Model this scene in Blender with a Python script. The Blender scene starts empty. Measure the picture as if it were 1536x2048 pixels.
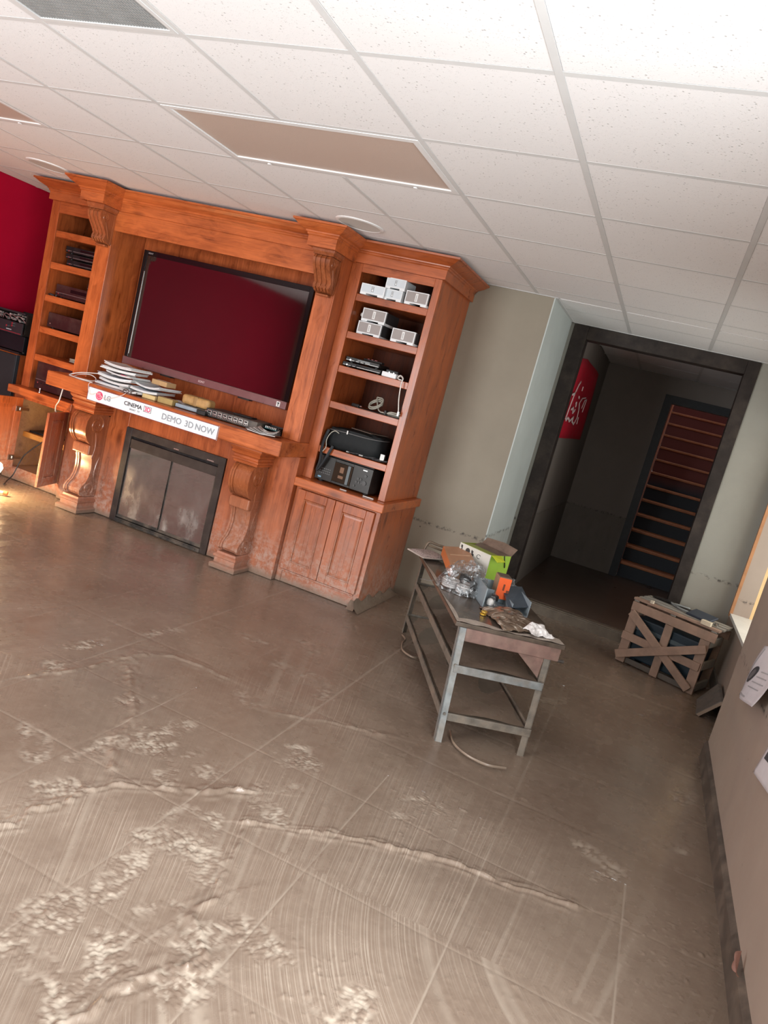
import bpy, bmesh, math, random
import numpy as np
from mathutils import Matrix, Vector

random.seed(7)
np.random.seed(7)
PI = math.pi
scene = bpy.context.scene
COL = scene.collection

# ------------------------------------------------------------------ camera
cam_data = bpy.data.cameras.new('camera')
cam = bpy.data.objects.new('camera', cam_data)
COL.objects.link(cam)
cam.matrix_world = (Matrix.Translation((3.5974, -2.0222, 1.5195)) @ Matrix.Rotation(0.33683, 4, 'Z')
                    @ Matrix.Rotation(PI / 2 - 0.165455, 4, 'X') @ Matrix.Rotation(0.25907, 4, 'Z'))
cam_data.sensor_fit = 'VERTICAL'
cam_data.sensor_height = 36.0
cam_data.lens = 36.0 * 1455.31 / 2048.0
cam_data.clip_start = 0.02
scene.camera = cam

# ------------------------------------------------------------------ world, lights, exposure
world = bpy.data.worlds.new('world')
scene.world = world
world.use_nodes = True
bgn = world.node_tree.nodes['Background']
bgn.inputs[0].default_value = (0.86, 0.93, 1.0, 1)
bgn.inputs[1].default_value = 1.0


def area_light(name, loc, target, sx, sy, power, color):
    d = bpy.data.lights.new(name, 'AREA')
    d.shape = 'RECTANGLE'
    d.size, d.size_y, d.energy, d.color = sx, sy, power, color
    o = bpy.data.objects.new(name, d)
    COL.objects.link(o)
    o.location = loc
    o.rotation_euler = (Vector(target) - Vector(loc)).to_track_quat('-Z', 'Y').to_euler()
    return o


area_light('daylight_side_door', (4.62, -1.62, 1.12), (0.0, -1.4, -0.35), 2.2, 2.0, 175, (0.965, 0.985, 1.0))
area_light('patio_fill_left', (0.35, -3.05, 1.15), (0.35, 2.0, 1.0), 1.85, 2.1, 150, (0.985, 0.985, 0.98))  # fill light at an unseen opening placed behind the camera
area_light('daylight_side_window', (4.98, 3.2, 1.35), (2.5, 3.5, 1.2), 1.5, 1.5, 15, (1.0, 0.95, 0.84))
area_light('stair_top_fill', (3.85, 9.9, 4.3), (3.85, 8.3, 1.5), 0.7, 0.7, 9, (1.0, 0.62, 0.42))  # unseen warm light added to brighten the stairs

scene.view_settings.view_transform = 'Standard'
scene.view_settings.look = 'None'
scene.view_settings.gamma = 1.0
scene.view_settings.use_curve_mapping = False
scene.view_settings.exposure = 0.25

# ------------------------------------------------------------------ mesh helpers
WM = {}


class MB:
    def __init__(s):
        s.v, s.f = [], []

    def add(s, vs, fs, m=None):
        n = len(s.v)
        if m is not None:
            vs = [tuple(m @ Vector(p)) for p in vs]
        s.v += [tuple(p) for p in vs]
        s.f += [[i + n for i in f] for f in fs]
        return s

    def box(s, x0, x1, y0, y1, z0, z1, m=None):
        vs = [(x0, y0, z0), (x1, y0, z0), (x1, y1, z0), (x0, y1, z0), (x0, y0, z1), (x1, y0, z1), (x1, y1, z1), (x0, y1, z1)]
        fs = [(0, 3, 2, 1), (4, 5, 6, 7), (0, 1, 5, 4), (1, 2, 6, 5), (2, 3, 7, 6), (3, 0, 4, 7)]
        return s.add(vs, fs, m)

    def hexa(s, b, t):
        return s.add(list(b) + list(t), [(0, 3, 2, 1), (4, 5, 6, 7), (0, 1, 5, 4), (1, 2, 6, 5), (2, 3, 7, 6), (3, 0, 4, 7)])

    def beam(s, a, b, w, h, up=(0, 0, 1)):
        a, b = Vector(a), Vector(b)
        d = (b - a).normalized()
        u = Vector(up)
        r = d.cross(u)
        if r.length < 1e-4:
            r = d.cross(Vector((0, 1, 0)))
        r.normalize()
        u = r.cross(d).normalized()
        r, u = r * w / 2, u * h / 2
        return s.hexa([a - r - u, a + r - u, b + r - u, b - r - u], [a - r + u, a + r + u, b + r + u, b - r + u])

    def prism(s, prof, axis, a0, a1, m=None):
        n = len(prof)
        vs = []
        for a in (a0, a1):
            for (p, q) in prof:
                vs.append({'x': (a, p, q), 'y': (p, a, q), 'z': (p, q, a)}[axis])
        fs = [[i, (i + 1) % n, n + (i + 1) % n, n + i] for i in range(n)]
        fs += [list(range(n))[::-1], list(range(n, 2 * n))]
        return s.add(vs, fs, m)

    def sweep(s, path, prof, closed_prof=True):
        """mitred sweep of prof (out, z) round a plan path [(x, y)]; out is to the right hand of travel"""
        n, k = len(path), len(prof)
        P = [Vector(p) for p in path]
        nor = []
        for i in range(n - 1):
            d = (P[i + 1] - P[i]).normalized()
            nor.append(Vector((d.y, -d.x)))
        vs = []
        for i in range(n):
            if i == 0:
                o = nor[0]
            elif i == n - 1:
                o = nor[-1]
            else:
                o = (nor[i - 1] + nor[i])
                o = o / (1 + nor[i - 1].dot(nor[i]))
            for (a, z) in prof:
                vs.append((P[i].x + o.x * a, P[i].y + o.y * a, z))
        fs = []
        for i in range(n - 1):
            for j in range(k if closed_prof else k - 1):
                j2 = (j + 1) % k
                fs.append([i * k + j, (i + 1) * k + j, (i + 1) * k + j2, i * k + j2])
        if closed_prof:
            fs.append(list(range(k))[::-1])
            fs.append([(n - 1) * k + j for j in range(k)])
        return s.add(vs, fs)

    def tube(s, path, r, seg=6, cap=True):
        P = [Vector(p) for p in path]
        n = len(P)
        rs = r if isinstance(r, (list, tuple)) else [r] * n
        vs, fs = [], []
        u = None
        for i in range(n):
            d = (P[min(i + 1, n - 1)] - P[max(i - 1, 0)])
            d = d.normalized() if d.length > 1e-9 else Vector((0, 0, 1))
            if u is None:
                u = d.orthogonal().normalized()
            else:
                u = (u - d * u.dot(d))
                u = u.normalized() if u.length > 1e-6 else d.orthogonal().normalized()
            w = d.cross(u)
            for k in range(seg):
                a = 2 * PI * k / seg
                vs.append(P[i] + (u * math.cos(a) + w * math.sin(a)) * rs[i])
        for i in range(n - 1):
            for k in range(seg):
                k2 = (k + 1) % seg
                fs.append([i * seg + k, i * seg + k2, (i + 1) * seg + k2, (i + 1) * seg + k])
        if cap:
            fs.append(list(range(seg))[::-1])
            fs.append([(n - 1) * seg + k for k in range(seg)])
        return s.add(vs, fs)

    def cyl(s, c, axis, r, h, seg=24, r2=None):
        c = Vector(c)
        d = Vector({'x': (1, 0, 0), 'y': (0, 1, 0), 'z': (0, 0, 1)}[axis]) if isinstance(axis, str) else Vector(axis).normalized()
        return s.tube([c, c + d * h], [r, r2 if r2 is not None else r], seg)

    def lathe(s, c, prof, seg=32):
        c = Vector(c)
        vs = [(c.x + r * math.cos(2 * PI * k / seg), c.y + r * math.sin(2 * PI * k / seg), c.z + z) for (r, z) in prof for k in range(seg)]
        fs = [[i * seg + k, i * seg + (k + 1) % seg, (i + 1) * seg + (k + 1) % seg, (i + 1) * seg + k]
              for i in range(len(prof) - 1) for k in range(seg)]
        return s.add(vs, fs)

    def grid(s, nu, nv, fn):
        vs = [fn(i / nu, j / nv) for i in range(nu + 1) for j in range(nv + 1)]
        fs = [[i * (nv + 1) + j, (i + 1) * (nv + 1) + j, (i + 1) * (nv + 1) + j + 1, i * (nv + 1) + j + 1] for i in range(nu) for j in range(nv)]
        return s.add(vs, fs)


def frame_at(loc, rz):
    return Matrix.Translation(loc) @ Matrix.Rotation(rz, 4, 'Z')


def obj(name, mb, m, parent=None, bevel=0.0, smooth=None, local=False, solid=0.0, seg=2):
    me = bpy.data.meshes.new(name)
    vs = mb.v
    if parent is not None and not local:
        inv = WM[parent].inverted()
        vs = [tuple(inv @ Vector(p)) for p in vs]
    me.from_pydata(vs, [], mb.f)
    bm = bmesh.new()
    bm.from_mesh(me)
    bmesh.ops.recalc_face_normals(bm, faces=bm.faces[:])
    bm.to_mesh(me)
    bm.free()
    o = bpy.data.objects.new(name, me)
    COL.objects.link(o)
    if m is not None:
        me.materials.append(m)
    if parent is not None:
        o.parent = parent
        WM[o] = WM[parent]
    else:
        WM[o] = Matrix.Identity(4)
    if solid:
        md = o.modifiers.new('thickness', 'SOLIDIFY')
        md.thickness = solid
        md.offset = 0
    if bevel:
        md = o.modifiers.new('bevel', 'BEVEL')
        md.width = bevel
        md.segments = seg
        md.limit_method = 'ANGLE'
        md.angle_limit = math.radians(40)
    if smooth:
        me.shade_smooth()
        me.set_sharp_from_angle(angle=math.radians(smooth))
    return o


def tag(o, label=None, cat=None, group=None, kind=None):
    for k, v in (('label', label), ('category', cat), ('group', group), ('kind', kind)):
        if v:
            o[k] = v
    return o


def thing(name, label, cat, loc=(0, 0, 0), rz=0.0, group=None):
    o = bpy.data.objects.new(name, None)
    o.empty_display_size = 0.1
    COL.objects.link(o)
    o.location = loc
    o.rotation_euler = (0, 0, rz)
    WM[o] = frame_at(loc, rz)
    return tag(o, label, cat, group)


def struct(name, mb, m, parent=None, label=None, **k):
    o = obj(name, mb, m, parent, **k)
    if parent is None:
        o['kind'] = 'structure'
    if label:
        o['label'] = label
    return o


def dup(root, loc, rz, label=None, group=None):
    r = root.copy()
    COL.objects.link(r)
    r.location = loc
    r.rotation_euler = (0, 0, rz)
    WM[r] = frame_at(loc, rz)
    if label:
        r['label'] = label
    if group:
        r['group'] = group
    for ch in root.children:
        c = ch.copy()
        COL.objects.link(c)
        c.parent = r
        for g in ch.children:
            d = g.copy()
            COL.objects.link(d)
            d.parent = c
    return r


def text_mb(txt, size, m, extrude=0.0006, align='LEFT', sx=1.0, bold=0.035):
    cu = bpy.data.curves.new('text', 'FONT')
    cu.body = txt
    cu.size = size
    cu.extrude = extrude
    cu.align_x = align
    cu.resolution_u = 3
    o = bpy.data.objects.new('text', cu)
    COL.objects.link(o)
    dg = bpy.context.evaluated_depsgraph_get()
    dg.update()
    me = bpy.data.meshes.new_from_object(o.evaluated_get(dg))
    mb = MB()
    q = size * bold
    for dx, dy, dz in (((0, 0, 0), (q, 0, .00015), (0, q, .0003), (q, q, .00045)) if bold else ((0, 0, 0),)):
        mb.add([(v.co.x * sx + dx, v.co.y + dy, v.co.z + dz) for v in me.vertices], [list(p.vertices) for p in me.polygons], m)
    bpy.data.objects.remove(o)
    bpy.data.curves.remove(cu)
    bpy.data.meshes.remove(me)
    return mb


def face_m(loc, right, up):
    r, u = Vector(right).normalized(), Vector(up).normalized()
    n = r.cross(u)
    return Matrix.Translation(loc) @ Matrix((r, u, n)).transposed().to_4x4()


# ------------------------------------------------------------------ material helpers
class N:
    def __init__(s, name):
        s.m = bpy.data.materials.new(name)
        s.m.use_nodes = True
        s.t = s.m.node_tree
        s.b = s.t.nodes['Principled BSDF']

    def n(s, typ, **k):
        o = s.t.nodes.new(typ)
        for a, v in k.items():
            setattr(o, a, v)
        return o

    def l(s, a, b):
        s.t.links.new(a, b)

    def set(s, o, i, v):
        if hasattr(v, 'is_linked') or isinstance(v, bpy.types.NodeSocket):
            s.l(v, o.inputs[i])
        else:
            o.inputs[i].default_value = v

    def obco(s):
        return s.n('ShaderNodeTexCoord').outputs['Object']

    def pos(s):
        return s.n('ShaderNodeNewGeometry').outputs['Position']

    def mapping(s, co, scale=(1, 1, 1), rot=(0, 0, 0), loc=(0, 0, 0)):
        o = s.n('ShaderNodeMapping')
        s.l(co, o.inputs[0])
        o.inputs[1].default_value = loc
        o.inputs[2].default_value = rot
        o.inputs[3].default_value = scale
        return o.outputs[0]

    def noise(s, co, scale, detail=3, rough=0.5, dist=0.0):
        o = s.n('ShaderNodeTexNoise')
        s.l(co, o.inputs['Vector'])
        o.inputs['Scale'].default_value = scale
        o.inputs['Detail'].default_value = detail
        o.inputs['Roughness'].default_value = rough
        o.inputs['Distortion'].default_value = dist
        return o.outputs[0]

    def voro(s, co, scale, feature='F1'):
        o = s.n('ShaderNodeTexVoronoi', feature=feature)
        s.l(co, o.inputs['Vector'])
        o.inputs['Scale'].default_value = scale
        return o.outputs['Distance']

    def math(s, op, a, b=0.0, c=0.0):
        o = s.n('ShaderNodeMath', operation=op)
        s.set(o, 0, a)
        s.set(o, 1, b)
        if op == 'MULTIPLY_ADD':
            s.set(o, 2, c)
        return o.outputs[0]

    def rng(s, v, a, b, c=0.0, d=1.0):
        o = s.n('ShaderNodeMapRange')
        s.set(o, 0, v)
        for i, x in enumerate((a, b, c, d)):
            o.inputs[i + 1].default_value = x
        return o.outputs[0]

    def ramp(s, v, stops):
        o = s.n('ShaderNodeValToRGB')
        s.l(v, o.inputs[0])
        e = o.color_ramp.elements
        while len(e) < len(stops):
            e.new(0.5)
        for i, (p, c) in enumerate(stops):
            e[i].position = p
            e[i].color = (*c, 1)
        return o.outputs[0]

    def mix(s, f, a, b, mode='MIX'):
        o = s.n('ShaderNodeMix', data_type='RGBA', blend_type=mode)
        s.set(o, 0, f)
        for i, v in ((6, a), (7, b)):
            if isinstance(v, tuple):
                o.inputs[i].default_value = (*v[:3], 1)
            else:
                s.l(v, o.inputs[i])
        return o.outputs[2]

    def z(s, p):
        o = s.n('ShaderNodeSeparateXYZ')
        s.l(p, o.inputs[0])
        return o.outputs

    def bump(s, h, strength=0.3, dist=0.01):
        o = s.n('ShaderNodeBump')
        s.l(h, o.inputs['Height'])
        o.inputs['Strength'].default_value = strength
        o.inputs['Distance'].default_value = dist
        s.l(o.outputs[0], s.b.inputs['Normal'])

    def fin(s, color=None, rough=0.5, metal=0.0, spec=0.5, coat=0.0, alpha=None, trans=None):
        if color is not None:
            s.set(s.b, 'Base Color', color if not isinstance(color, tuple) else (*color[:3], 1))
        s.set(s.b, 'Roughness', rough)
        s.b.inputs['Metallic'].default_value = metal
        s.b.inputs['Specular IOR Level'].default_value = spec
        s.b.inputs['Coat Weight'].default_value = coat
        s.b.inputs['Coat Roughness'].default_value = 0.15
        if trans is not None:
            s.b.inputs['Transmission Weight'].default_value = trans
        if alpha is not None:
            s.set(s.b, 'Alpha', alpha)
        return s.m


def plain(name, c, rough=0.5, metal=0.0, spec=0.4, var=0.12, scale=14, dusty=0.0, coat=0.0, bump=0.0):
    k = N(name)
    co = k.obco()
    nz = k.noise(co, scale, 4, 0.6)
    dark = tuple(x * (1 - var) for x in c)
    lite = tuple(min(1, x * (1 + var)) for x in c)
    col = k.ramp(nz, [(0.3, dark), (0.7, lite)])
    if dusty:
        d = k.rng(k.noise(co, 7, 5, 0.65), 0.45, 0.7, 0, dusty)
        col = k.mix(d, col, (0.24, 0.19, 0.145))
    if bump:
        k.bump(nz, bump, 0.004)
    return k.fin(col, k.rng(nz, 0.2, 0.8, rough * 0.85, min(1, rough * 1.15)), metal, spec, coat)


MUD = (0.20, 0.148, 0.112)
MUDL = (0.36, 0.29, 0.23)


def wood(name, axis, a=(0.20, 0.042, 0.012), b=(0.40, 0.098, 0.026), mud=True, rough=0.32, mudtop=0.32, coat=0.18, spec=0.4):
    k = N(name)
    co = k.obco()
    sc = [11.0, 11.0, 11.0]
    sc['xyz'.index(axis)] = 0.9
    w = k.n('ShaderNodeVectorMath', operation='ADD')
    k.l(k.mapping(co, tuple(sc)), w.inputs[0])
    nn = k.n('ShaderNodeTexNoise')
    k.l(k.mapping(co, (3.0, 3.0, 3.0)), nn.inputs['Vector'])
    nn.inputs['Scale'].default_value = 1.3
    vm = k.n('ShaderNodeVectorMath', operation='SCALE')
    k.l(nn.outputs['Color'], vm.inputs[0])
    vm.inputs['Scale'].default_value = 1.6
    k.l(vm.outputs[0], w.inputs[1])
    g = k.noise(w.outputs[0], 1.5, 7, 0.62, 0.6)
    fine = [120.0, 120.0, 120.0]
    fine['xyz'.index(axis)] = 4.0
    g2 = k.noise(k.mapping(co, tuple(fine)), 1.0, 2, 0.5)
    big = k.noise(co, 2.2, 3, 0.5)
    v = k.math('MULTIPLY_ADD', g2, 0.28, k.math('MULTIPLY_ADD', big, 0.35, k.math('MULTIPLY', g, 0.55)))
    col = k.ramp(v, [(0.41, tuple(x * 0.72 for x in a)), (0.55, tuple((x + y) / 2 for x, y in zip(a, b))), (0.70, tuple(x * 1.06 for x in b))])
    ks = [5.0, 5.0, 5.0]
    ks['xyz'.index(axis)] = 2.0
    kn = k.rng(k.voro(k.mapping(co, tuple(ks), loc=(0.3, 0.7, 0.2)), 1.0), 0.05, 0.17, 0.75, 0.0)
    col = k.mix(kn, col, tuple(x * 0.45 for x in a))
    r = k.rng(g, 0.3, 0.7, rough * 0.8, rough * 1.25)
    if mud:
        p = k.pos()
        z = k.z(p)[2]
        edge = k.math('MULTIPLY_ADD', k.noise(p, 5, 5, 0.65), 0.42, z)
        m1 = k.rng(edge, mudtop, mudtop + 0.32, 1.0, 0.0)
        spk = k.rng(k.noise(p, 34, 4, 0.7), 0.42, 0.62, 0.12, 0.85)
        f = k.math('MULTIPLY', m1, spk)
        col = k.mix(f, col, (0.42, 0.29, 0.235))
        film = k.rng(z, 0.45, 0.62, 0.22, 0.0)
        col = k.mix(film, col, (0.33, 0.20, 0.15))
        low = k.rng(k.math('MULTIPLY_ADD', k.noise(p, 9, 3), 0.05, z), 0.035, 0.085, 0.85, 0.0)
        col = k.mix(low, col, MUD)
    k.bump(g2, 0.05, 0.002)
    return k.fin(col, r, 0, spec, coat)


W = {ax: wood('cherry_wood_' + ax, ax) for ax in 'xyz'}
WC = {ax: wood('cherry_wood_bright_' + ax, ax, (0.24, 0.05, 0.013), (0.50, 0.13, 0.034)) for ax in 'xyz'}
WCARVE = wood('carved_cherry_wood', 'z', (0.19, 0.05, 0.018), (0.33, 0.10, 0.036), rough=0.25, mudtop=0.36)
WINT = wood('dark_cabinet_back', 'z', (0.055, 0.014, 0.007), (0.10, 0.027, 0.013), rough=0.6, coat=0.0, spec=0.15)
PLY = wood('maple_plywood', 'x', (0.42, 0.25, 0.11), (0.56, 0.36, 0.17), rough=0.45, coat=0.1)
SHELFY = wood('yellow_shelf_edge', 'x', (0.46, 0.20, 0.05), (0.60, 0.28, 0.07), rough=0.45, mud=False)
BLACK = plain('black_plastic', (0.012, 0.012, 0.013), 0.4, spec=0.25, dusty=0.1)
BLACKM = plain('black_metal', (0.022, 0.022, 0.023), 0.45, dusty=0.45)
REDREFL = plain('black_fascia_red_reflection', (0.040, 0.014, 0.014), 0.35, spec=0.25, dusty=0.1)  # red wall's reflection put into the colour of black components
WHITEP = plain('white_plastic', (0.74, 0.78, 0.80), 0.35, var=0.03)
GREYF = plain('grey_front_panel', (0.30, 0.275, 0.265), 0.4, var=0.05)
GREYS = plain('light_grey_front_panel', (0.56, 0.62, 0.66), 0.4, var=0.03)
PAPER = plain('paper', (0.72, 0.72, 0.71), 0.7, var=0.07)
PAPERB = plain('bluish_paper', (0.52, 0.58, 0.64), 0.6, var=0.12)
PAPERG = plain('warm_grey_paper', (0.60, 0.56, 0.54), 0.7, var=0.1)
KRAFT = plain('kraft_cardboard', (0.46, 0.29, 0.14), 0.75, var=0.1)
OLIVE = plain('olive_cardboard', (0.36, 0.26, 0.10), 0.7, var=0.12)
YELLOWC = plain('pale_yellow_cardboard', (0.58, 0.45, 0.21), 0.7, var=0.1)
CORK = plain('tan_leather', (0.40, 0.23, 0.085), 0.55, var=0.25, scale=20)
CHROME = plain('nickel', (0.62, 0.62, 0.6), 0.25, 1.0, var=0.05)
WCABLE = plain('white_cable', (0.68, 0.66, 0.62), 0.5, var=0.08)
GCABLE = plain('grey_cable', (0.34, 0.33, 0.28), 0.5, var=0.1)
BCABLE = plain('black_cable', (0.02, 0.02, 0.022), 0.45)
DKCAS = plain('dark_stained_casing', (0.030, 0.024, 0.022), 0.55, spec=0.2, var=0.3, scale=9, dusty=0.12, bump=0.1)
TEE = plain('white_ceiling_tee', (0.62, 0.63, 0.63), 0.5, spec=0.2, var=0.02)
TEEW = plain('white_enamel', (0.74, 0.75, 0.75), 0.4, spec=0.2, var=0.02)

# ------------------------------------------------------------------ setting materials
def ceiling_tile_mat():
    k = N('mineral_fibre_tile')
    co = k.pos()
    d = k.voro(co, 58.0)
    pick = k.noise(co, 23.0, 2, 0.5)
    hole = k.math('MULTIPLY', k.rng(d, 0.10, 0.22, 1.0, 0.0), k.rng(pick, 0.46, 0.56, 0.0, 1.0))
    d2 = k.voro(co, 150.0)
    hole2 = k.math('MULTIPLY', k.rng(d2, 0.12, 0.3, 1.0, 0.0), k.rng(k.noise(co, 60, 2), 0.45, 0.6, 0.0, 0.5))
    h = k.math('MAXIMUM', hole, hole2)
    col = k.mix(k.math('MULTIPLY', h, 0.62), (0.78, 0.78, 0.785), (0.30, 0.30, 0.30))
    k.bump(k.math('MULTIPLY_ADD', h, -1.0, k.math('MULTIPLY', k.noise(co, 260, 2), 0.25)), 0.35, 0.003)
    return k.fin(col, 0.9, 0, 0.2)


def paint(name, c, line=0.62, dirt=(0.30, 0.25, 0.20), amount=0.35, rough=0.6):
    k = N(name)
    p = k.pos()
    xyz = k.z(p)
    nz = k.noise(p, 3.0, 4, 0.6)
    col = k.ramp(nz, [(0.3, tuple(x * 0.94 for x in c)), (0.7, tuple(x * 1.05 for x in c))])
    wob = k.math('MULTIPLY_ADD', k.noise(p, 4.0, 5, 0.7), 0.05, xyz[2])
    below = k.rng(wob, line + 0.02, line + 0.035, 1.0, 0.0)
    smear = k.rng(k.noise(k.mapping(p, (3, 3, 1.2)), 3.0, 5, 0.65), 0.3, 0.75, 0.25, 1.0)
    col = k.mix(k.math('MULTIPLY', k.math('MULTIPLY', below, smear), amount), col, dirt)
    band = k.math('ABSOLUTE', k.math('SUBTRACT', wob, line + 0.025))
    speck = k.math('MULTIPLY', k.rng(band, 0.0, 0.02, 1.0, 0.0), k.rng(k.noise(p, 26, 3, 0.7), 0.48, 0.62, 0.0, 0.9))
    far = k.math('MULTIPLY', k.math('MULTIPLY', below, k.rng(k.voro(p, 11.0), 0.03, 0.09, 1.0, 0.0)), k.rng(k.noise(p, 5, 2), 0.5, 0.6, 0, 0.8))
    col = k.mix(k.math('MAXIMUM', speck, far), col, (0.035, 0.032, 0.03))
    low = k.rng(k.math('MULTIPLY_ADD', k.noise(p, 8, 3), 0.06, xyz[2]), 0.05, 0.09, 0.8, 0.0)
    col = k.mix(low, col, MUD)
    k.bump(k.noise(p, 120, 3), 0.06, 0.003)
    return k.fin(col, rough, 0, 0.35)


def mud_floor():
    k = N('wet_mud')
    p = k.pos()
    at = k.n('ShaderNodeAttribute', attribute_name='thin')
    sa = k.n('ShaderNodeAttribute', attribute_name='stroke')
    ea = k.n('ShaderNodeAttribute', attribute_name='swept')
    lines = k.n('ShaderNodeTexNoise', noise_dimensions='1D')
    k.l(k.math('MULTIPLY', sa.outputs['Fac'], 150.0), lines.inputs['W'])
    lines.inputs['Scale'].default_value = 1.0
    lines.inputs['Detail'].default_value = 3.0
    lines.inputs['Roughness'].default_value = 0.7
    ln = k.math('MULTIPLY', k.rng(lines.outputs[0], 0.47, 0.64, 0.0, 1.0), k.math('MULTIPLY', ea.outputs['Fac'], k.rng(k.noise(p, 2.6, 3, 0.6), 0.34, 0.62, 0.1, 1.0)))
    n1 = k.noise(p, 1.3, 4, 0.6)
    n2 = k.noise(p, 24, 5, 0.65)
    v = k.math('MULTIPLY_ADD', n2, 0.35, k.math('MULTIPLY', n1, 0.65))
    col = k.ramp(v, [(0.32, (0.158, 0.114, 0.085)), (0.5, (0.205, 0.154, 0.117)), (0.68, (0.255, 0.198, 0.153))])
    tf = k.math('MAXIMUM', at.outputs['Fac'], k.math('MULTIPLY', ln, 0.50))
    col = k.mix(k.math('MULTIPLY', tf, 0.75), col, (0.54, 0.475, 0.39))
    r = k.rng(k.noise(p, 6, 4, 0.6), 0.3, 0.7, 0.17, 0.34)
    r = k.math('MULTIPLY_ADD', at.outputs['Fac'], 0.22, r)
    k.bump(k.math('MULTIPLY_ADD', ln, -0.55, k.math('MULTIPLY_ADD', k.noise(p, 90, 4, 0.6), 0.4, k.noise(p, 30, 3))), 0.16, 0.004)
    return k.fin(col, r, 0, 0.5)


def glass_mat(name, tint, alpha, rough=0.04, smudge=0.0):
    k = N(name)
    p = k.pos()
    a = alpha
    col = tint
    if smudge:
        z = k.z(p)[2]
        s = k.math('MULTIPLY', k.rng(k.noise(k.mapping(p, (5, 5, 2.5)), 1.6, 4, 0.6), 0.40, 0.66, 0.05, 1.0),
                   k.rng(z, 0.08, 0.52, 1.0, 0.12))
        col = k.mix(k.math('MULTIPLY', s, smudge), tint, (0.20, 0.18, 0.165))
        rough = k.rng(s, 0.0, 1.0, 0.03, 0.6)
    return k.fin(col, rough, 0, 0.5, alpha=a)


TILE = ceiling_tile_mat()
PAINT = paint('khaki_wall_paint', (0.285, 0.255, 0.20), 0.605)
PAINTD = paint('greenish_lit_wall_paint', (0.32, 0.32, 0.285), 0.725, amount=0.25)  # same wall paint, tinted for the greenish grey light on the door wall
PAINTN = paint('warm_lit_wall_paint', (0.36, 0.295, 0.245), 0.64, dirt=(0.31, 0.235, 0.19), amount=0.5)  # same wall paint, tinted for the warm light on the near wall
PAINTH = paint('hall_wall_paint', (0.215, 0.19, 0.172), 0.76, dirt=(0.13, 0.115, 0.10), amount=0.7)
PAINTC = paint('window_lit_wall_paint', (0.52, 0.58, 0.57), 0.64, amount=0.4)  # same wall paint, made paler and bluer for the window light on it
RED = paint('crimson_wall_paint', (0.40, 0.004, 0.028), 0.62, dirt=(0.40, 0.37, 0.33), amount=0.85)
RED.node_tree.nodes['Principled BSDF'].inputs['Specular IOR Level'].default_value = 0.08
MUDM = mud_floor()
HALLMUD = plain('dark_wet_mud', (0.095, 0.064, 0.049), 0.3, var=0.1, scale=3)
REVEAL_GLOW = plain('reveal_daylight_glow', (0.72, 0.50, 0.25), 0.55, var=0.14, scale=7)  # yellow base colour stands in for the warm daylight glow


FR = [
    [ (2.165, -0.503), (2.200, -0.451), (2.172, -0.370), (2.219, -0.273), (2.200, -0.203), (2.261, -0.119), (2.384, -0.026), (2.494, 0.060), (2.620, 0.172) ],
    [ (2.674, 0.011), (2.795, 0.082), (2.935, 0.168), (3.101, 0.257), (3.333, 0.351), (3.505, 0.374), (3.763, 0.446) ],
    [ (2.681, 0.018), (2.734, -0.132), (2.818, -0.325) ],
    [ (2.828, -0.339), (2.791, -0.434), (2.852, -0.451), (2.899, -0.502), (2.891, -0.567) ],
    [ (2.768, -0.859), (2.797, -0.735), (2.818, -0.657), (2.855, -0.580), (2.891, -0.567) ],
    [ (1.494, 0.213), (1.592, 0.586), (1.633, 0.780), (1.726, 0.885), (2.002, 0.889) ],
    [ (2.363, 0.805), (2.667, 0.960), (2.853, 1.017) ],
    [ (1.647, 0.621), (1.963, 0.254), (2.187, -0.045) ],
]
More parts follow.
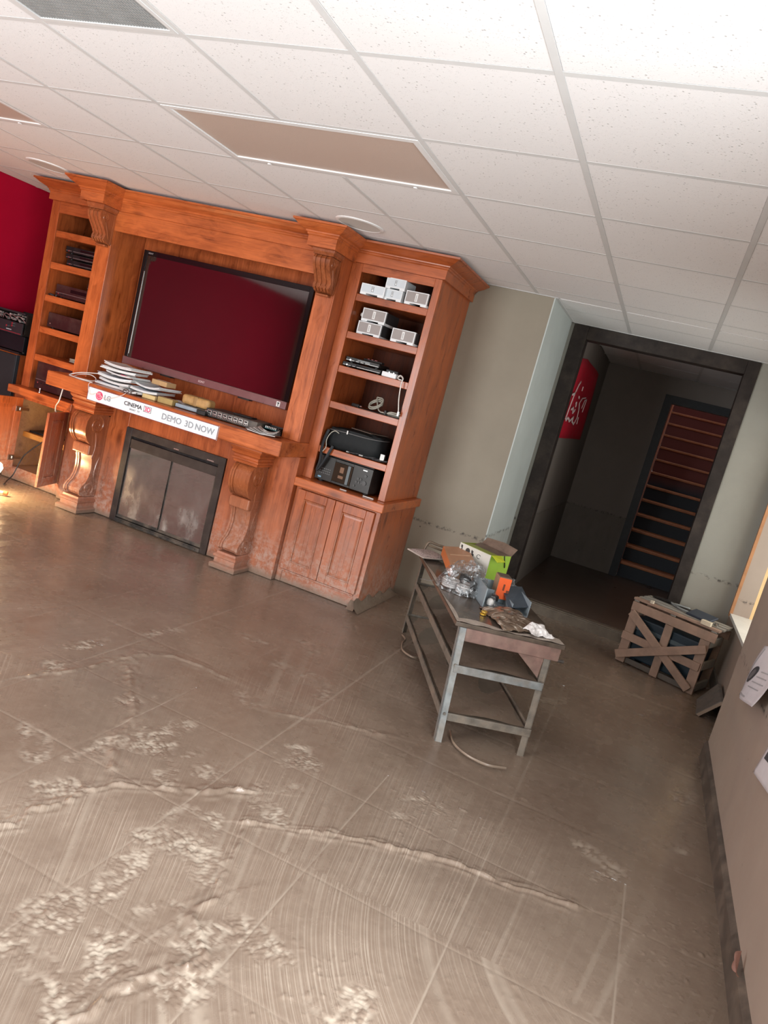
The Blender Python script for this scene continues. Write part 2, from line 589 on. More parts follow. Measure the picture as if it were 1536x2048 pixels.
FP = [
    (1.867, -0.113, 0.31, 0.15, -0.72),
    (2.060, -0.045, 0.21, 0.14, 1.38),
    (2.075, 0.087, 0.27, 0.12, 0.98),
    (2.099, 0.223, 0.27, 0.13, -0.41),
    (2.139, 0.335, 0.25, 0.12, 1.34),
    (2.232, 0.198, 0.31, 0.15, 0.79),
    (2.303, 0.075, 0.25, 0.11, -0.79),
    (2.418, 0.167, 0.20, 0.12, 0.09),
    (2.131, -0.249, 0.24, 0.14, 0.73),
    (2.136, -0.415, 0.26, 0.11, -0.83),
    (2.657, 0.277, 0.24, 0.11, 0.68),
    (2.674, 0.145, 0.31, 0.13, -0.34),
    (2.586, 0.518, 0.30, 0.14, 1.38),
    (2.600, -0.119, 0.30, 0.14, 1.55),
    (2.696, -0.220, 0.24, 0.15, 2.08),
    (2.500, -0.110, 0.22, 0.14, 1.32),
    (2.521, -0.212, 0.25, 0.13, 0.62),
    (2.548, -0.415, 0.30, 0.13, 1.68),
    (2.521, -0.627, 0.24, 0.14, 1.89),
    (2.499, -0.710, 0.25, 0.13, 1.95),
    (2.598, -0.782, 0.28, 0.12, -0.21),
    (2.745, -0.668, 0.24, 0.13, -0.39),
    (2.742, -0.816, 0.30, 0.11, 1.93),
    (2.725, -0.501, 0.23, 0.15, 1.29),
    (2.882, -0.453, 0.26, 0.13, 1.12),
    (2.997, -0.382, 0.26, 0.12, -0.26),
    (2.918, -0.602, 0.26, 0.15, 1.03),
    (3.292, -0.419, 0.21, 0.14, 1.35),
    (1.396, 0.644, 0.30, 0.11, 1.41),
    (1.509, 0.355, 0.21, 0.13, -0.05),
    (2.205, 0.805, 0.22, 0.14, -0.57),
    (2.150, 1.263, 0.26, 0.14, -0.14),
    (2.284, 1.276, 0.22, 0.14, 0.41),
    (1.826, 1.433, 0.28, 0.10, 0.22),
    (2.651, 0.525, 0.22, 0.13, -0.64),
    (3.104, 0.561, 0.31, 0.10, 1.36),
    (3.227, 0.602, 0.20, 0.11, 1.62),
    (1.884, 0.405, 0.22, 0.11, 1.24),
    (2.673, -0.620, 0.24, 0.10, 2.17),
    (3.272, -0.465, 0.22, 0.10, 0.17),
    (2.088, 1.652, 0.27, 0.14, -0.55),
    (2.645, -0.211, 0.24, 0.10, 0.49),
    (2.405, 1.174, 0.28, 0.14, 1.90),
    (1.505, 1.071, 0.28, 0.14, 1.29),
    (4.150, 1.682, 0.25, 0.11, 1.15),
    (4.077, 1.125, 0.23, 0.11, 0.49),
    (4.006, 2.798, 0.30, 0.11, 0.91),
    (3.803, 0.799, 0.24, 0.13, -0.45),
    (3.430, 2.292, 0.31, 0.11, 0.98),
    (3.868, 0.709, 0.25, 0.10, 0.83),
    (2.089, 2.210, 0.22, 0.10, -0.80),
    (2.597, 2.165, 0.22, 0.10, 1.07),
]
# ------------------------------------------------------------------ floor (mud relief)
XL, XR, YB, YW, YD, H = -2.1, 4.268, -2.85, 3.285, 4.24, 2.42


def vnoise(x, y, seed):
    rng = np.random.RandomState(seed)
    g = rng.rand(256, 256)
    xi, yi = np.floor(x).astype(int), np.floor(y).astype(int)
    fx, fy = x - xi, y - yi
    fx, fy = fx * fx * (3 - 2 * fx), fy * fy * (3 - 2 * fy)
    a, b = g[xi % 256, yi % 256], g[(xi + 1) % 256, yi % 256]
    c, d = g[xi % 256, (yi + 1) % 256], g[(xi + 1) % 256, (yi + 1) % 256]
    return (a * (1 - fx) + b * fx) * (1 - fy) + (c * (1 - fx) + d * fx) * fy - 0.5


def fbm(x, y, seed, oct=4, gain=0.55):
    h, a, s = 0, 1.0, 1.0
    for i in range(oct):
        h = h + a * vnoise(x * s + 13.7 * i, y * s + 7.1 * i, seed + i)
        a *= gain
        s *= 2.03
    return h


def seg_dist(x, y, pts):
    best = np.full(x.shape, 9.0)
    sgn = np.zeros(x.shape)
    for (ax, ay), (bx, by) in zip(pts[:-1], pts[1:]):
        dx, dy = bx - ax, by - ay
        L = dx * dx + dy * dy
        t = np.clip(((x - ax) * dx + (y - ay) * dy) / L, 0, 1)
        d = np.hypot(x - ax - t * dx, y - ay - t * dy)
        side = (x - ax) * dy - (y - ay) * dx
        m = d < best
        best = np.where(m, d, best)
        sgn = np.where(m, np.sign(side), sgn)
    return best, sgn


RIDGES = [
    (FR[0], 0.011, 0.016), (FR[1], 0.009, 0.014), (FR[2], 0.006, 0.014), (FR[3], 0.010, 0.018),
    (FR[4], 0.010, 0.022), (FR[5], 0.006, 0.016), (FR[6], 0.007, 0.014), (FR[7], 0.006, 0.03)]


def relief(x, y):
    wx = x + 0.05 * fbm(x * 3, y * 3, 5, 3)
    wy = y + 0.05 * fbm(x * 3 + 40, y * 3, 9, 3)
    h = 0.006 * fbm(x * 1.4, y * 1.4, 21, 4)
    thin = np.zeros_like(x)
    # squeegee strokes: fan out from where the person stood, or arc round the turn
    cx, cy = 3.45, -2.3
    ang = np.arctan2(y - cy, x - cx)
    rad = np.hypot(x - cx, y - cy)
    fan = ang * 2.6 + 0.012 * fbm(x * 2, y * 2, 31, 2)
    arc = np.hypot(x - 4.1, y - 0.25) + 0.01 * fbm(x * 2, y * 2, 33, 2)
    fan2 = (x * 0.93 - y * 0.36) + 0.015 * fbm(x * 2, y * 2, 37, 2)
    zone = vnoise(wx * 1.5 + 3.3, wy * 1.5 + 1.2, 41)
    s = np.where((y < -0.02) & (x > 2.85), arc, np.where((zone > 0.12) & (x < 2.45), fan2, fan))
    st = 0.6 * vnoise(s / 0.011, rad * 0.8, 51) + 0.5 * vnoise(s / 0.027, rad * 0.7, 53) + 0.5 * vnoise(s / 0.06, rad * 0.5, 54)
    env = np.clip(0.55 + 1.6 * vnoise(x * 1.7, y * 1.7, 57), 0.12, 1.0)
    h = h + 0.0009 * st * env
    keep = np.zeros_like(x)
    thin = 0.42 * np.clip((-st - 0.18) * 2.6, 0, 1) * env * np.clip(1.35 - 0.42 * (y + 0.6), 0.12, 1)
    # ridges left at the ends of the strokes
    for pts, amp, wid in RIDGES:
        d, sg = seg_dist(wx + 0.02 * fbm(x * 14, y * 14, 61, 3), wy, pts)
        wid = wid * 0.72
        wv = wid * (1 + 1.0 * vnoise(x * 13, y * 13, 63))
        h = h + amp * 1.1 * np.exp(-(d / wv) ** 2) * (0.7 + 1.3 * vnoise(x * 30, y * 30, 65) + 0.9 * vnoise(x * 55, y * 55, 69))
        h = h + amp * 0.45 * np.exp(-((d - 2.4 * wid) / (wid)) ** 2) * (0.5 + vnoise(x * 30, y * 30, 66)) * (d < 0.2)
        h = h - 0.0018 * np.exp(-(d / 0.16) ** 2) * (sg > 0)
        thin = thin * (1 - 0.9 * np.exp(-(d / (wid * 1.6)) ** 2))
    # boot prints
    rng = np.random.RandomState(3)
    for (px, py, L, Wd, a) in FP:
        near = (abs(x - px) < 0.4) & (abs(y - py) < 0.4)
        if not near.any():
            continue
        xs, ys = x[near] - px, y[near] - py
        c, sn = math.cos(a), math.sin(a)
        u, v = xs * c + ys * sn, -xs * sn + ys * c
        u = u + 0.03 * fbm(x[near] * 7, y[near] * 7, 71, 2)
        v = v + 0.03 * fbm(x[near] * 7 + 9, y[near] * 7, 73, 2)
        m = np.clip(1.6 - 1.6 * ((u / (L / 2)) ** 2 + (v / (Wd / 2)) ** 2), 0, 1)
        m = m * np.clip(0.75 + 1.5 * fbm(x[near] * 11, y[near] * 11, 75, 2), 0, 1)
        ph = rng.rand() * 6
        lug = np.sin(2 * PI * u / 0.0145 + 1.6 * np.sin(2 * PI * v / 0.04 + ph) + 3.2 * fbm(x[near] * 16, y[near] * 16, 77, 2))
        rough = fbm(x[near] * 62, y[near] * 62, 79, 3, 0.6) + 0.35 * fbm(x[near] * 18, y[near] * 18, 87, 2)
        keep[near] = np.maximum(keep[near], m)
        h[near] += m * (0.0013 * lug + 0.0044 * rough - 0.001)
        thin[near] = thin[near] * (1 - m) + m * 0.72 * np.clip(-rough * 2.6 + 0.26, 0, 1) * np.clip(1.25 - 0.30 * (y[near] + 0.6), 0.3, 1)  # pale print hollows: thin mud, partly standing in for wet highlights
    # tile joints showing through the skin of mud
    for k in range(-9, 8):
        d = abs(x - (2.47 + 0.485 * k))
        h = h - 0.0014 * np.exp(-(d / 0.0035) ** 2)
        thin = np.maximum(thin, 0.5 * np.exp(-(d / 0.0026) ** 2) * np.clip(0.8 + 2 * vnoise(x * 3, y * 3, 81), 0, 1))
    for k in range(-3, 9):
        d = abs(y - (-0.55 + 0.5 * k))
        h = h - 0.0012 * np.exp(-(d / 0.0035) ** 2)
        thin = np.maximum(thin, 0.22 * np.exp(-(d / 0.0026) ** 2) * np.clip(0.6 + 2 * vnoise(x * 3, y * 3, 83), 0, 1))
    # drying bubbles
    b = np.clip(fbm(x * 60, y * 60, 91, 2) - 0.34, 0, 1)
    h = h + 0.012 * b * np.clip(vnoise(x * 2.2, y * 2.2, 93) * 3, 0, 1)
    swept = np.clip(env * np.clip(1.5 - 0.36 * (y + 0.6), 0.15, 1.2), 0, 1) * np.clip(1 - keep, 0, 1) * np.clip((3.95 - x) / 0.6, 0.12, 1)
    return h, thin, s, swept


def relief_sheet(x0, x1, y0, y1, step, edge_fade):
    nx, ny = int(round((x1 - x0) / step)), int(round((y1 - y0) / step))
    X, Y = np.meshgrid(np.linspace(x0, x1, nx + 1), np.linspace(y0, y1, ny + 1), indexing='ij')
    h, t, st_, sw_ = relief(X, Y)
    h = h - 0.004
    if edge_fade:
        e = np.minimum.reduce([X - x0, x1 - X, Y - y0, y1 - Y])
        f = np.clip(e / 0.03, 0, 1)
        h = h * f
    co = np.stack([X, Y, h], -1).reshape(-1, 3)
    i = np.arange(nx * (ny + 1)).reshape(nx, ny + 1)[:, :-1].ravel()
    q = np.stack([i, i + ny + 1, i + ny + 2, i + 1], 1)
    return co, q, np.stack([t.ravel(), st_.ravel(), sw_.ravel()], 1)


def np_mesh(name, co, q, thin=None):
    me = bpy.data.meshes.new(name)
    me.vertices.add(len(co))
    me.vertices.foreach_set('co', co.astype(np.float32).ravel())
    me.loops.add(q.size)
    me.loops.foreach_set('vertex_index', q.astype(np.int32).ravel())
    me.polygons.add(len(q))
    me.polygons.foreach_set('loop_start', np.arange(0, q.size, 4, dtype=np.int32))
    me.update(calc_edges=True)
    if thin is not None:
        for c_, nm in enumerate(('thin', 'stroke', 'swept')):
            a = me.attributes.new(nm, 'FLOAT', 'POINT')
            a.data.foreach_set('value', np.ascontiguousarray(thin[:, c_]).astype(np.float32))
    me.shade_smooth()
    return me


sheets = [relief_sheet(1.3, 4.42, -1.1, 0.7, 0.0048, False), relief_sheet(1.3, 4.42, 0.7, 2.62, 0.0096, False), relief_sheet(-1.1, 1.3, -1.1, 2.62, 0.0096, False)]
for (a, b, c, d) in ((-1.1, 4.42, 2.62, 4.3), (-2.3, -1.1, -3.6, 4.3), (-1.1, 4.8, -3.6, -1.1)):
    sheets.append(relief_sheet(a, b, c, d, 0.03, False))
cos, qs, ts, n0 = [], [], [], 0
for co, q, t in sheets:
    cos.append(co)
    qs.append(q + n0)
    ts.append(t)
    n0 += len(co)
me = np_mesh('floor', np.concatenate(cos), np.concatenate(qs), np.concatenate(ts))
me.materials.append(MUDM)
floor = bpy.data.objects.new('floor', me)
COL.objects.link(floor)
WM[floor] = Matrix.Identity(4)
tag(floor, 'tiled floor under a skin of wet brown mud with boot prints and squeegee strokes', kind='structure')
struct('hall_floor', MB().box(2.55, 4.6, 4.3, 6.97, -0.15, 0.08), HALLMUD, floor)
struct('threshold', MB().box(2.6, 4.3, 4.19, 4.3, -0.02, 0.075).box(2.6, 4.3, 4.21, 4.24, 0.07, 0.082),
       plain('muddy_threshold', (0.13, 0.105, 0.08), 0.4, var=0.25), floor, bevel=0.006)

# ------------------------------------------------------------------ ceiling
G = 0.6096
ceil = struct('ceiling', MB().box(XL - 0.1, 4.7, YB - 0.1, 7.0, H + 0.10, H + 0.16), plain('plenum_dark', (0.1, 0.1, 0.1), 0.9))
ceil['label'] = 'suspended ceiling of white square fissured tiles on a metal grid'
holes = {(-2, 1), (-1, 1), (2, 1), (3, 1), (2, -1)}
tile_cache = {}


def lay_tiles(x0, x1, y0, y1, skip, z=H):
    k0, k1 = math.floor(x0 / G), math.ceil(x1 / G)
    j0, j1 = math.floor(y0 / G), math.ceil(y1 / G)
    for i in range(k0, k1):
        for j in range(j0, j1):
            if (i, j) in skip:
                continue
            a, b = max(i * G, x0) + 0.006, min((i + 1) * G, x1) - 0.006
            c, d = max(j * G, y0) + 0.006, min((j + 1) * G, y1) - 0.006
            if b - a < 0.03 or d - c < 0.03:
                continue
            key = (round(b - a, 3), round(d - c, 3))
            if key not in tile_cache:
                mb = MB()
                w, e, r = (b - a) / 2, (d - c) / 2, 0.0065
                mb.hexa([(-w + r, -e + r, 0), (w - r, -e + r, 0), (w - r, e - r, 0), (-w + r, e - r, 0)],
                        [(-w + r, -e + r, .0062), (w - r, -e + r, .0062), (w - r, e - r, .0062), (-w + r, e - r, .0062)])
                mb.box(-w, w, -e, e, 0.006, 0.018)
                o = obj('ceiling_tile', mb, TILE, ceil, local=True)
                tile_cache[key] = o
            else:
                o = tile_cache[key].copy()
                COL.objects.link(o)
                o.parent = ceil
            o.location = ((a + b) / 2, (c + d) / 2, z + 0.0002 + random.uniform(0, 0.0009))


def lay_tees(x0, x1, y0, y1, z=H, cut=()):
    for i in range(math.floor(x0 / G) + 1, math.ceil(x1 / G)):
        runs = [(y0, y1)] if i not in cut else [(y0, G - 0.012), (2 * G + 0.012, y1)]
        for (ya, yz) in runs:
            struct('ceiling_tee', MB().box(i * G - 0.012, i * G + 0.012, ya, yz, z - 0.001, z + 0.0005).box(i * G - 0.002, i * G + 0.002, ya, yz, z, z + 0.04), TEE, ceil)
    for j in range(math.floor(y0 / G) + 1, math.ceil(y1 / G)):
        struct('ceiling_tee', MB().box(x0, x1, j * G - 0.012, j * G + 0.012, z - 0.0004, z + 0.0008).box(x0, x1, j * G - 0.002, j * G + 0.002, z, z + 0.04), TEE, ceil)


lay_tiles(XL, 4.41, YB, YW, holes)
lay_tiles(2.57, 4.41, YW + 0.0001, YD, set())
lay_tiles(2.69, 4.41, YD + 0.12, 6.85, set(), H + 0.02)
lay_tees(XL, 4.41, YB, YW, H, (3, -1))
lay_tees(2.57, 4.41, YW, YD)
lay_tees(2.69, 4.41, YD + 0.12, 6.85, H + 0.02)
struct('wall_angle', MB().box(1.95, 2.57, YW - 0.022, YW, H - 0.004, H).box(2.57, 2.592, YW - 0.022, YD, H - 0.004, H).box(2.57, 4.41, YD - 0.022, YD, H - 0.004, H), TEE, ceil)

# ------------------------------------------------------------------ walls
struct('wall_left', MB().box(XL - 0.1, XL, YB - 0.1, YW + 0.1, -0.05, H + 0.1), RED, label='deep crimson painted side wall')
struct('wall_back', MB().box(XL - 0.1, 2.57, YW, YW + 0.1, -0.05, H + 0.1), PAINT, label='khaki painted wall beside the bookcase with a flood line')
struct('wall_jog', MB().box(2.45, 2.57, YW + 0.1, YD + 0.12, -0.05, H + 0.1).box(2.562, 2.5705, YW - 0.0005, YD, -0.05, H + 0.1), PAINTC, label='narrow return wall, window light put in its colour, left of the dark doorway')
struct('wall_far', MB().box(2.57, 2.66, YD, YD + 0.12, -0.05, H + 0.1).box(3.99, 4.5, YD, YD + 0.12, -0.05, H + 0.1)
       .box(2.66, 3.99, YD, YD + 0.12, 2.36, H + 0.1), PAINTD, label='wall, greenish light put in its colour, pierced by the dark doorway')
struct('wall_right', MB().box(XR, 4.72, -0.5, 2.278, -0.05, H + 0.1), PAINTN, label='near wall, warm light put in its colour, at the right with papers hanging on it', bevel=0.006)
RX = 4.41
wr = struct('wall_recess', MB().box(RX, RX + 0.12, 2.278, 2.36, -0.05, H + 0.1).box(RX, RX + 0.12, 4.09, 4.36, -0.05, H + 0.1)
            .box(RX, RX + 0.12, 2.36, 4.09, -0.05, 0.504).box(RX, RX + 0.12, 2.36, 4.09, 2.0, H + 0.1), PAINTN, label='recessed wall with the lit window at the far right')
struct('baseboard_right', MB().box(XR - 0.016, XR, -0.5, 2.278, -0.02, 0.085).prism([(XR - 0.016, 0.085), (XR, 0.085), (XR, 0.105), (XR - 0.006, 0.1)], 'y', -0.5, 2.278),
       plain('muddy_baseboard', (0.10, 0.08, 0.066), 0.4, var=0.3, dusty=0.4), label='dark muddy baseboard along the near right wall')
struct('baseboard_recess', MB().box(RX - 0.014, RX, 2.30, 3.02, -0.02, 0.10).box(RX - 0.014, RX, 3.30, 4.2, -0.02, 0.10),
       plain('grey_baseboard', (0.15, 0.135, 0.12), 0.5, var=0.25, dusty=0.3), label='grey baseboard of the recess, broken off beside the crate')
# lit window of the recess
win = struct('window_1', MB().box(RX + 0.12, 4.95, 4.09, 4.13, 0.49, 2.05).box(RX + 0.12, 4.95, 2.32, 2.36, 0.49, 2.05).box(RX + 0.12, 4.95, 2.32, 4.13, 2.0, 2.05), REVEAL_GLOW, label='deep window reveal with a warm daylight glow put in its colour')
struct('sill', MB().box(RX - 0.015, 4.95, 2.34, 4.11, 0.505, 0.53), plain('white_sill', (0.74, 0.74, 0.7), 0.5, var=0.05), win)
struct('casing', MB().box(RX - 0.022, RX, 4.085, 4.125, 0.505, 2.06).box(RX - 0.022, RX, 2.33, 4.125, 2.0, 2.05), plain('orange_window_trim', (0.42, 0.20, 0.09), 0.45, var=0.15), win)
struct('sash', MB().box(4.95, 5.0, 2.32, 2.40, 0.5, 2.05).box(4.95, 5.0, 4.05, 4.13, 0.5, 2.05).box(4.95, 5.0, 3.2, 3.26, 0.5, 2.05).box(4.95, 5.0, 2.32, 4.13, 0.5, 0.56).box(4.95, 5.0, 2.32, 4.13, 1.98, 2.05), TEEW, win)
# unseen side behind the camera; patio opening placed for the fill light
struct('wall_near', MB().box(XL - 0.1, -0.65, YB - 0.1, YB, -0.05, H + 0.1).box(1.38, 4.8, YB - 0.1, YB, -0.05, H + 0.1).box(-0.65, 1.38, YB - 0.1, YB, 2.2, H + 0.1).box(XR, 4.72, YB, -0.5, 2.2, H + 0.1).box(XR, 4.72, YB, -2.72, -0.05, 2.2), PAINT)
struct('door_4', MB().box(4.66, 4.72, -0.57, -0.5, 0, 2.2).box(4.66, 4.72, -2.72, -2.65, 0, 2.2).box(4.66, 4.72, -2.65, -0.57, 2.13, 2.2).box(4.66, 4.72, -2.65, -0.57, 0, 0.08), TEEW)
pd = struct('door_2', MB().box(-0.65, -0.58, YB - 0.08, YB - 0.02, 0, 2.2).box(1.31, 1.38, YB - 0.08, YB - 0.02, 0, 2.2).box(-0.65, 1.38, YB - 0.08, YB - 0.02, 2.13, 2.2).box(-0.65, 1.38, YB - 0.08, YB - 0.02, 0, 0.1), TEEW)
# dark doorway
door = struct('door_1', MB().box(2.60, 2.722, YD - 0.02, YD, -0.02, 2.412).box(3.947, 4.043, YD - 0.02, YD, -0.02, 2.412).box(2.722, 3.947, YD - 0.02, YD, 2.306, 2.412), DKCAS, bevel=0.004,
              label='dark stained doorway casing opening to the hall')
struct('door_jamb', MB().box(2.70, 2.722, YD, YD + 0.13, 0, 2.33).box(3.947, 3.97, YD, YD + 0.13, 0, 2.33).box(2.70, 3.97, YD, YD + 0.13, 2.306, 2.33), DKCAS, door)
# hall
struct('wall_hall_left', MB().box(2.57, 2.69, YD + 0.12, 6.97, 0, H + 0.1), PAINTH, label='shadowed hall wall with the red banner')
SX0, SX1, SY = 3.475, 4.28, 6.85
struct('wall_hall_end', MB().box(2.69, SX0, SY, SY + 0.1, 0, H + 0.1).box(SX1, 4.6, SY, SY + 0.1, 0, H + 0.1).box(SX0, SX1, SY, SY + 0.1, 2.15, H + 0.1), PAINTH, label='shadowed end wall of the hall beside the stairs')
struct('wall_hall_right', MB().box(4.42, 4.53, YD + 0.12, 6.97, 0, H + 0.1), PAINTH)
d3 = struct('door_3', MB().box(SX0 - 0.085, SX0, SY - 0.02, SY, 0.06, 2.24).box(SX1, SX1 + 0.085, SY - 0.02, SY, 0.06, 2.24).box(SX0, SX1, SY - 0.02, SY, 2.15, 2.24), plain('blue_black_casing', (0.02, 0.024, 0.03), 0.5, var=0.3), label='dark casing round the foot of the stairs')
PAINTS = plain('stairwell_paint', (0.22, 0.10, 0.075), 0.7, var=0.1)
struct('wall_stairwell', MB().box(SX0 - 0.12, SX0 - 0.019, SY + 0.1, 10.6, 0, 4.9).box(SX1 + 0.019, SX1 + 0.12, SY + 0.1, 10.6, 0, 4.9).box(SX0 - 0.12, SX1 + 0.12, 10.5, 10.6, 2.4, 4.9).box(SX0 - 0.12, SX1 + 0.12, 9.0, 10.6, 4.8, 4.9), PAINTS)

# ------------------------------------------------------------------ ceiling fittings
LENS = plain('prismatic_lens', (0.52, 0.42, 0.36), 0.45, var=0.05, scale=220, bump=0.25)


def troffer(x0, x1, y0, y1, label):
    t = thing('ceiling_light', label, 'ceiling light', ((x0 + x1) / 2, (y0 + y1) / 2, H), group='recessed ceiling lights')
    a, b, c, d = x0 + 0.012, x1 - 0.012, y0 + 0.012, y1 - 0.012
    w = 0.028
    z0, z1 = H - 0.0025, H + 0.02
    obj('door_frame', MB().box(a, b, c, c + w, z0, z1).box(a, b, d - w, d, z0, z1).box(a, a + w, c + w, d - w, z0, z1).box(b - w, b, c + w, d - w, z0, z1), TEEW, t)
    obj('lens', MB().box(a + w, b - w, c + w, d - w, H + 0.004, H + 0.01), LENS, t)
    obj('housing', MB().box(a, b, c, d, H + 0.03, H + 0.09), TEEW, t)
    for xx in (a + 0.2, b - 0.215):
        obj('latch', MB().box(xx, xx + 0.015, d - 0.02, d - 0.008, H - 0.011, H - 0.006), TEEW, t)


troffer(2 * G, 4 * G, G, 2 * G, 'unlit recessed ceiling light with tan lens above the television')
troffer(-2 * G, 0, G, 2 * G, 'unlit recessed ceiling light cut off by the left edge, near the red wall')
t = thing('return_grille', 'grey perforated air return grille set in the ceiling near the camera', 'vent', (2.5 * G, -0.5 * G, H))
obj('grille_frame', MB().box(2 * G + .012, 3 * G - .012, -G + .012, -G + .03, H - .003, H + .012).box(2 * G + .012, 3 * G - .012, -.03, -.012, H - .003, H + .012)
    .box(2 * G + .012, 2 * G + .03, -G + .03, -.03, H - .003, H + .012).box(3 * G - .03, 3 * G - .012, -G + .03, -.03, H - .003, H + .012), TEE, t)
mb = MB()
for i in range(48):
    x = 2 * G + 0.036 + i * 0.0113
    mb.box(x, x + 0.0042, -G + .03, -.03, H, H + 0.012)
for i in range(30):
    y = -G + 0.04 + i * 0.0178
    mb.box(2 * G + .03, 3 * G - .03, y, y + 0.003, H + 0.001, H + 0.010)
tag(obj('grille_bars', mb, plain('grey_grille_metal', (0.30, 0.31, 0.31), 0.5), t), kind='stuff')
obj('filter', MB().box(2 * G + .02, 3 * G - .02, -G + .02, -.02, H + 0.03, H + 0.05), plain('dusty_filter', (0.12, 0.12, 0.118), 0.9, var=0.5, scale=9), t)
for (x, y, lab) in ((1.512, 2.15, 'round white ceiling speaker above the right end of the mantel cornice'), (-1.0, 2.14, 'round white ceiling speaker near the red wall above the left bookcase')):
    t = thing('ceiling_speaker', lab, 'speaker', (x, y, H), group='round ceiling speakers')
    obj('bezel', MB().lathe((x, y, H), [(0.128, 0), (0.130, -0.007), (0.140, -0.009), (0.150, -0.004), (0.151, 0.001)], 48), TEEW, t, smooth=40)
    obj('grille', MB().lathe((x, y, H), [(0.0, -0.0035), (0.09, -0.004), (0.1285, -0.0055)], 48), plain('speaker_mesh', (0.56, 0.57, 0.55), 0.6, var=0.06, scale=300), t, smooth=40)

# ------------------------------------------------------------------ built-in wall unit
XC = 0.30
YB2, YT = 2.537, 2.584


def panel_door(par, o, rz, w, h, thick, mir=1, hinge=False, deep=False):
    """door in its own frame: x along width from the hinge, y = 0 outer face, +y inner; placed by frame o, rz"""
    M = frame_at(o, rz)
    sx = mir
    st = 0.062

    def bx(mb, x0, x1, y0, y1, z0, z1):
        a, b = sorted((sx * x0, sx * x1))
        return mb.box(a, b, y0, y1, z0, z1, M)
    d = MB()
    for (x0, x1, z0, z1) in ((0, st, 0, h), (w - st, w, 0, h), (st, w - st, 0, st), (st, w - st, h - st, h)):
        bx(d, x0, x1, 0, thick, z0, z1)
    dr = obj('door', d, W['z'], par, bevel=0.003)
    p = MB()
    # raised centre field with sloping margins
    x0, x1, z0, z1, s = st - 0.004, w - st + 0.004, st - 0.004, h - st + 0.004, 0.03
    a, b = sorted((sx * x0, sx * x1))
    aa, bb = sorted((sx * (x0 + s), sx * (x1 - s)))
    for yy, yb in ((0.0095, 0.0035), (thick - 0.008, thick - 0.002)):
        p.add([(a, yy, z0), (b, yy, z0), (b, yy, z1), (a, yy, z1), (aa, yb, z0 + s), (bb, yb, z0 + s), (bb, yb, z1 - s), (aa, yb, z1 - s)],
              [(0, 1, 5, 4), (1, 2, 6, 5), (2, 3, 7, 6), (3, 0, 4, 7), (4, 5, 6, 7)], M)
    o2 = obj('door_panel', p, W['z'], par)
    o2.parent = dr
    m = MB()
    q = 0.011
    for (u0, u1, v0, v1) in ((st, st + q, st, h - st), (w - st - q, w - st, st, h - st), (st + q, w - st - q, st, st + q), (st + q, w - st - q, h - st - q, h - st)):
        bx(m, u0, u1, -0.003, 0.008, v0, v1)
    o3 = obj('door_moulding', m, WCARVE, par, bevel=0.003)
    o3.parent = dr
    v = MB()
    for fx in (0.36, 0.64):
        bx(v, st + 0.03 + fx * (w - 2 * st - 0.06) - 0.0016, st + 0.03 + fx * (w - 2 * st - 0.06) + 0.0016, 0.0018, 0.006, st + 0.03, h - st - 0.03)
    o4 = obj('panel_bead', v, WCARVE, par)
    o4.parent = dr
    if hinge:
        for zz in (0.09, h - 0.09):
            hb = MB()
            bx(hb, 0.004, 0.062, thick, thick + 0.012, zz - 0.022, zz + 0.022)
            bx(hb, -0.05, 0.03, thick + 0.006, thick + 0.02, zz - 0.011, zz + 0.011)
            hb.cyl(M @ Vector((sx * 0.024, thick - 0.001, zz)), M.to_3x3() @ Vector((0, 1, 0)), 0.017, 0.012, 14)
            o5 = obj('hinge', hb, CHROME, par, bevel=0.002)
            o5.parent = dr
    return dr


# ---- right base cabinet
t = thing('base_cabinet', 'right cherry base cabinet with two closed panel doors and a muddy foot', 'cabinet', (1.65, 2.9, 0), group='cherry base cabinets')
obj('carcass', MB().box(1.324, 1.982, YB2 + 0.02, 3.283, 0.0, 0.705).box(1.324, 1.366, YB2, YB2 + 0.02, 0, 0.705).box(1.938, 1.982, YB2, YB2 + 0.02, 0, 0.705).box(1.366, 1.938, YB2, YB2 + 0.02, 0.69, 0.705), W['z'], t, bevel=0.002)
obj('kick_board', MB().box(1.366, 1.938, YB2 + 0.004, YB2 + 0.018, 0.0, 0.088).box(1.366, 1.938, YB2 - 0.012, YB2 + 0.005, 0.083, 0.096), W['x'], t, bevel=0.003)
obj('countertop', MB().box(1.322, 2.01, 2.479, 3.283, 0.706, 0.768), WC['x'], t, bevel=0.006)
panel_door(t, (1.352, YB2 - 0.021, 0.1), 0, 0.296, 0.588, 0.02)
panel_door(t, (1.948, YB2 - 0.021, 0.1), 0, 0.296, 0.588, 0.02, mir=-1)
# mud carried up the cabinet foot
mb = MB()
mb.grid(20, 4, lambda u, v: (1.984 + 0.05 * v ** 1.5, 2.45 + 0.80 * u, (0.075 - 0.04 * u + 0.02 * math.sin(u * 23) * (1 - v)) * (1 - v) ** 1.4 + 0.001))
mb.grid(6, 4, lambda u, v: (1.93 + 0.055 * u, YB2 - 0.002 - 0.06 * v, (0.055) * (1 - v) ** 1.3 + 0.001))
tag(obj('mud_drift', mb, MUDM, floor, smooth=60), kind='stuff')

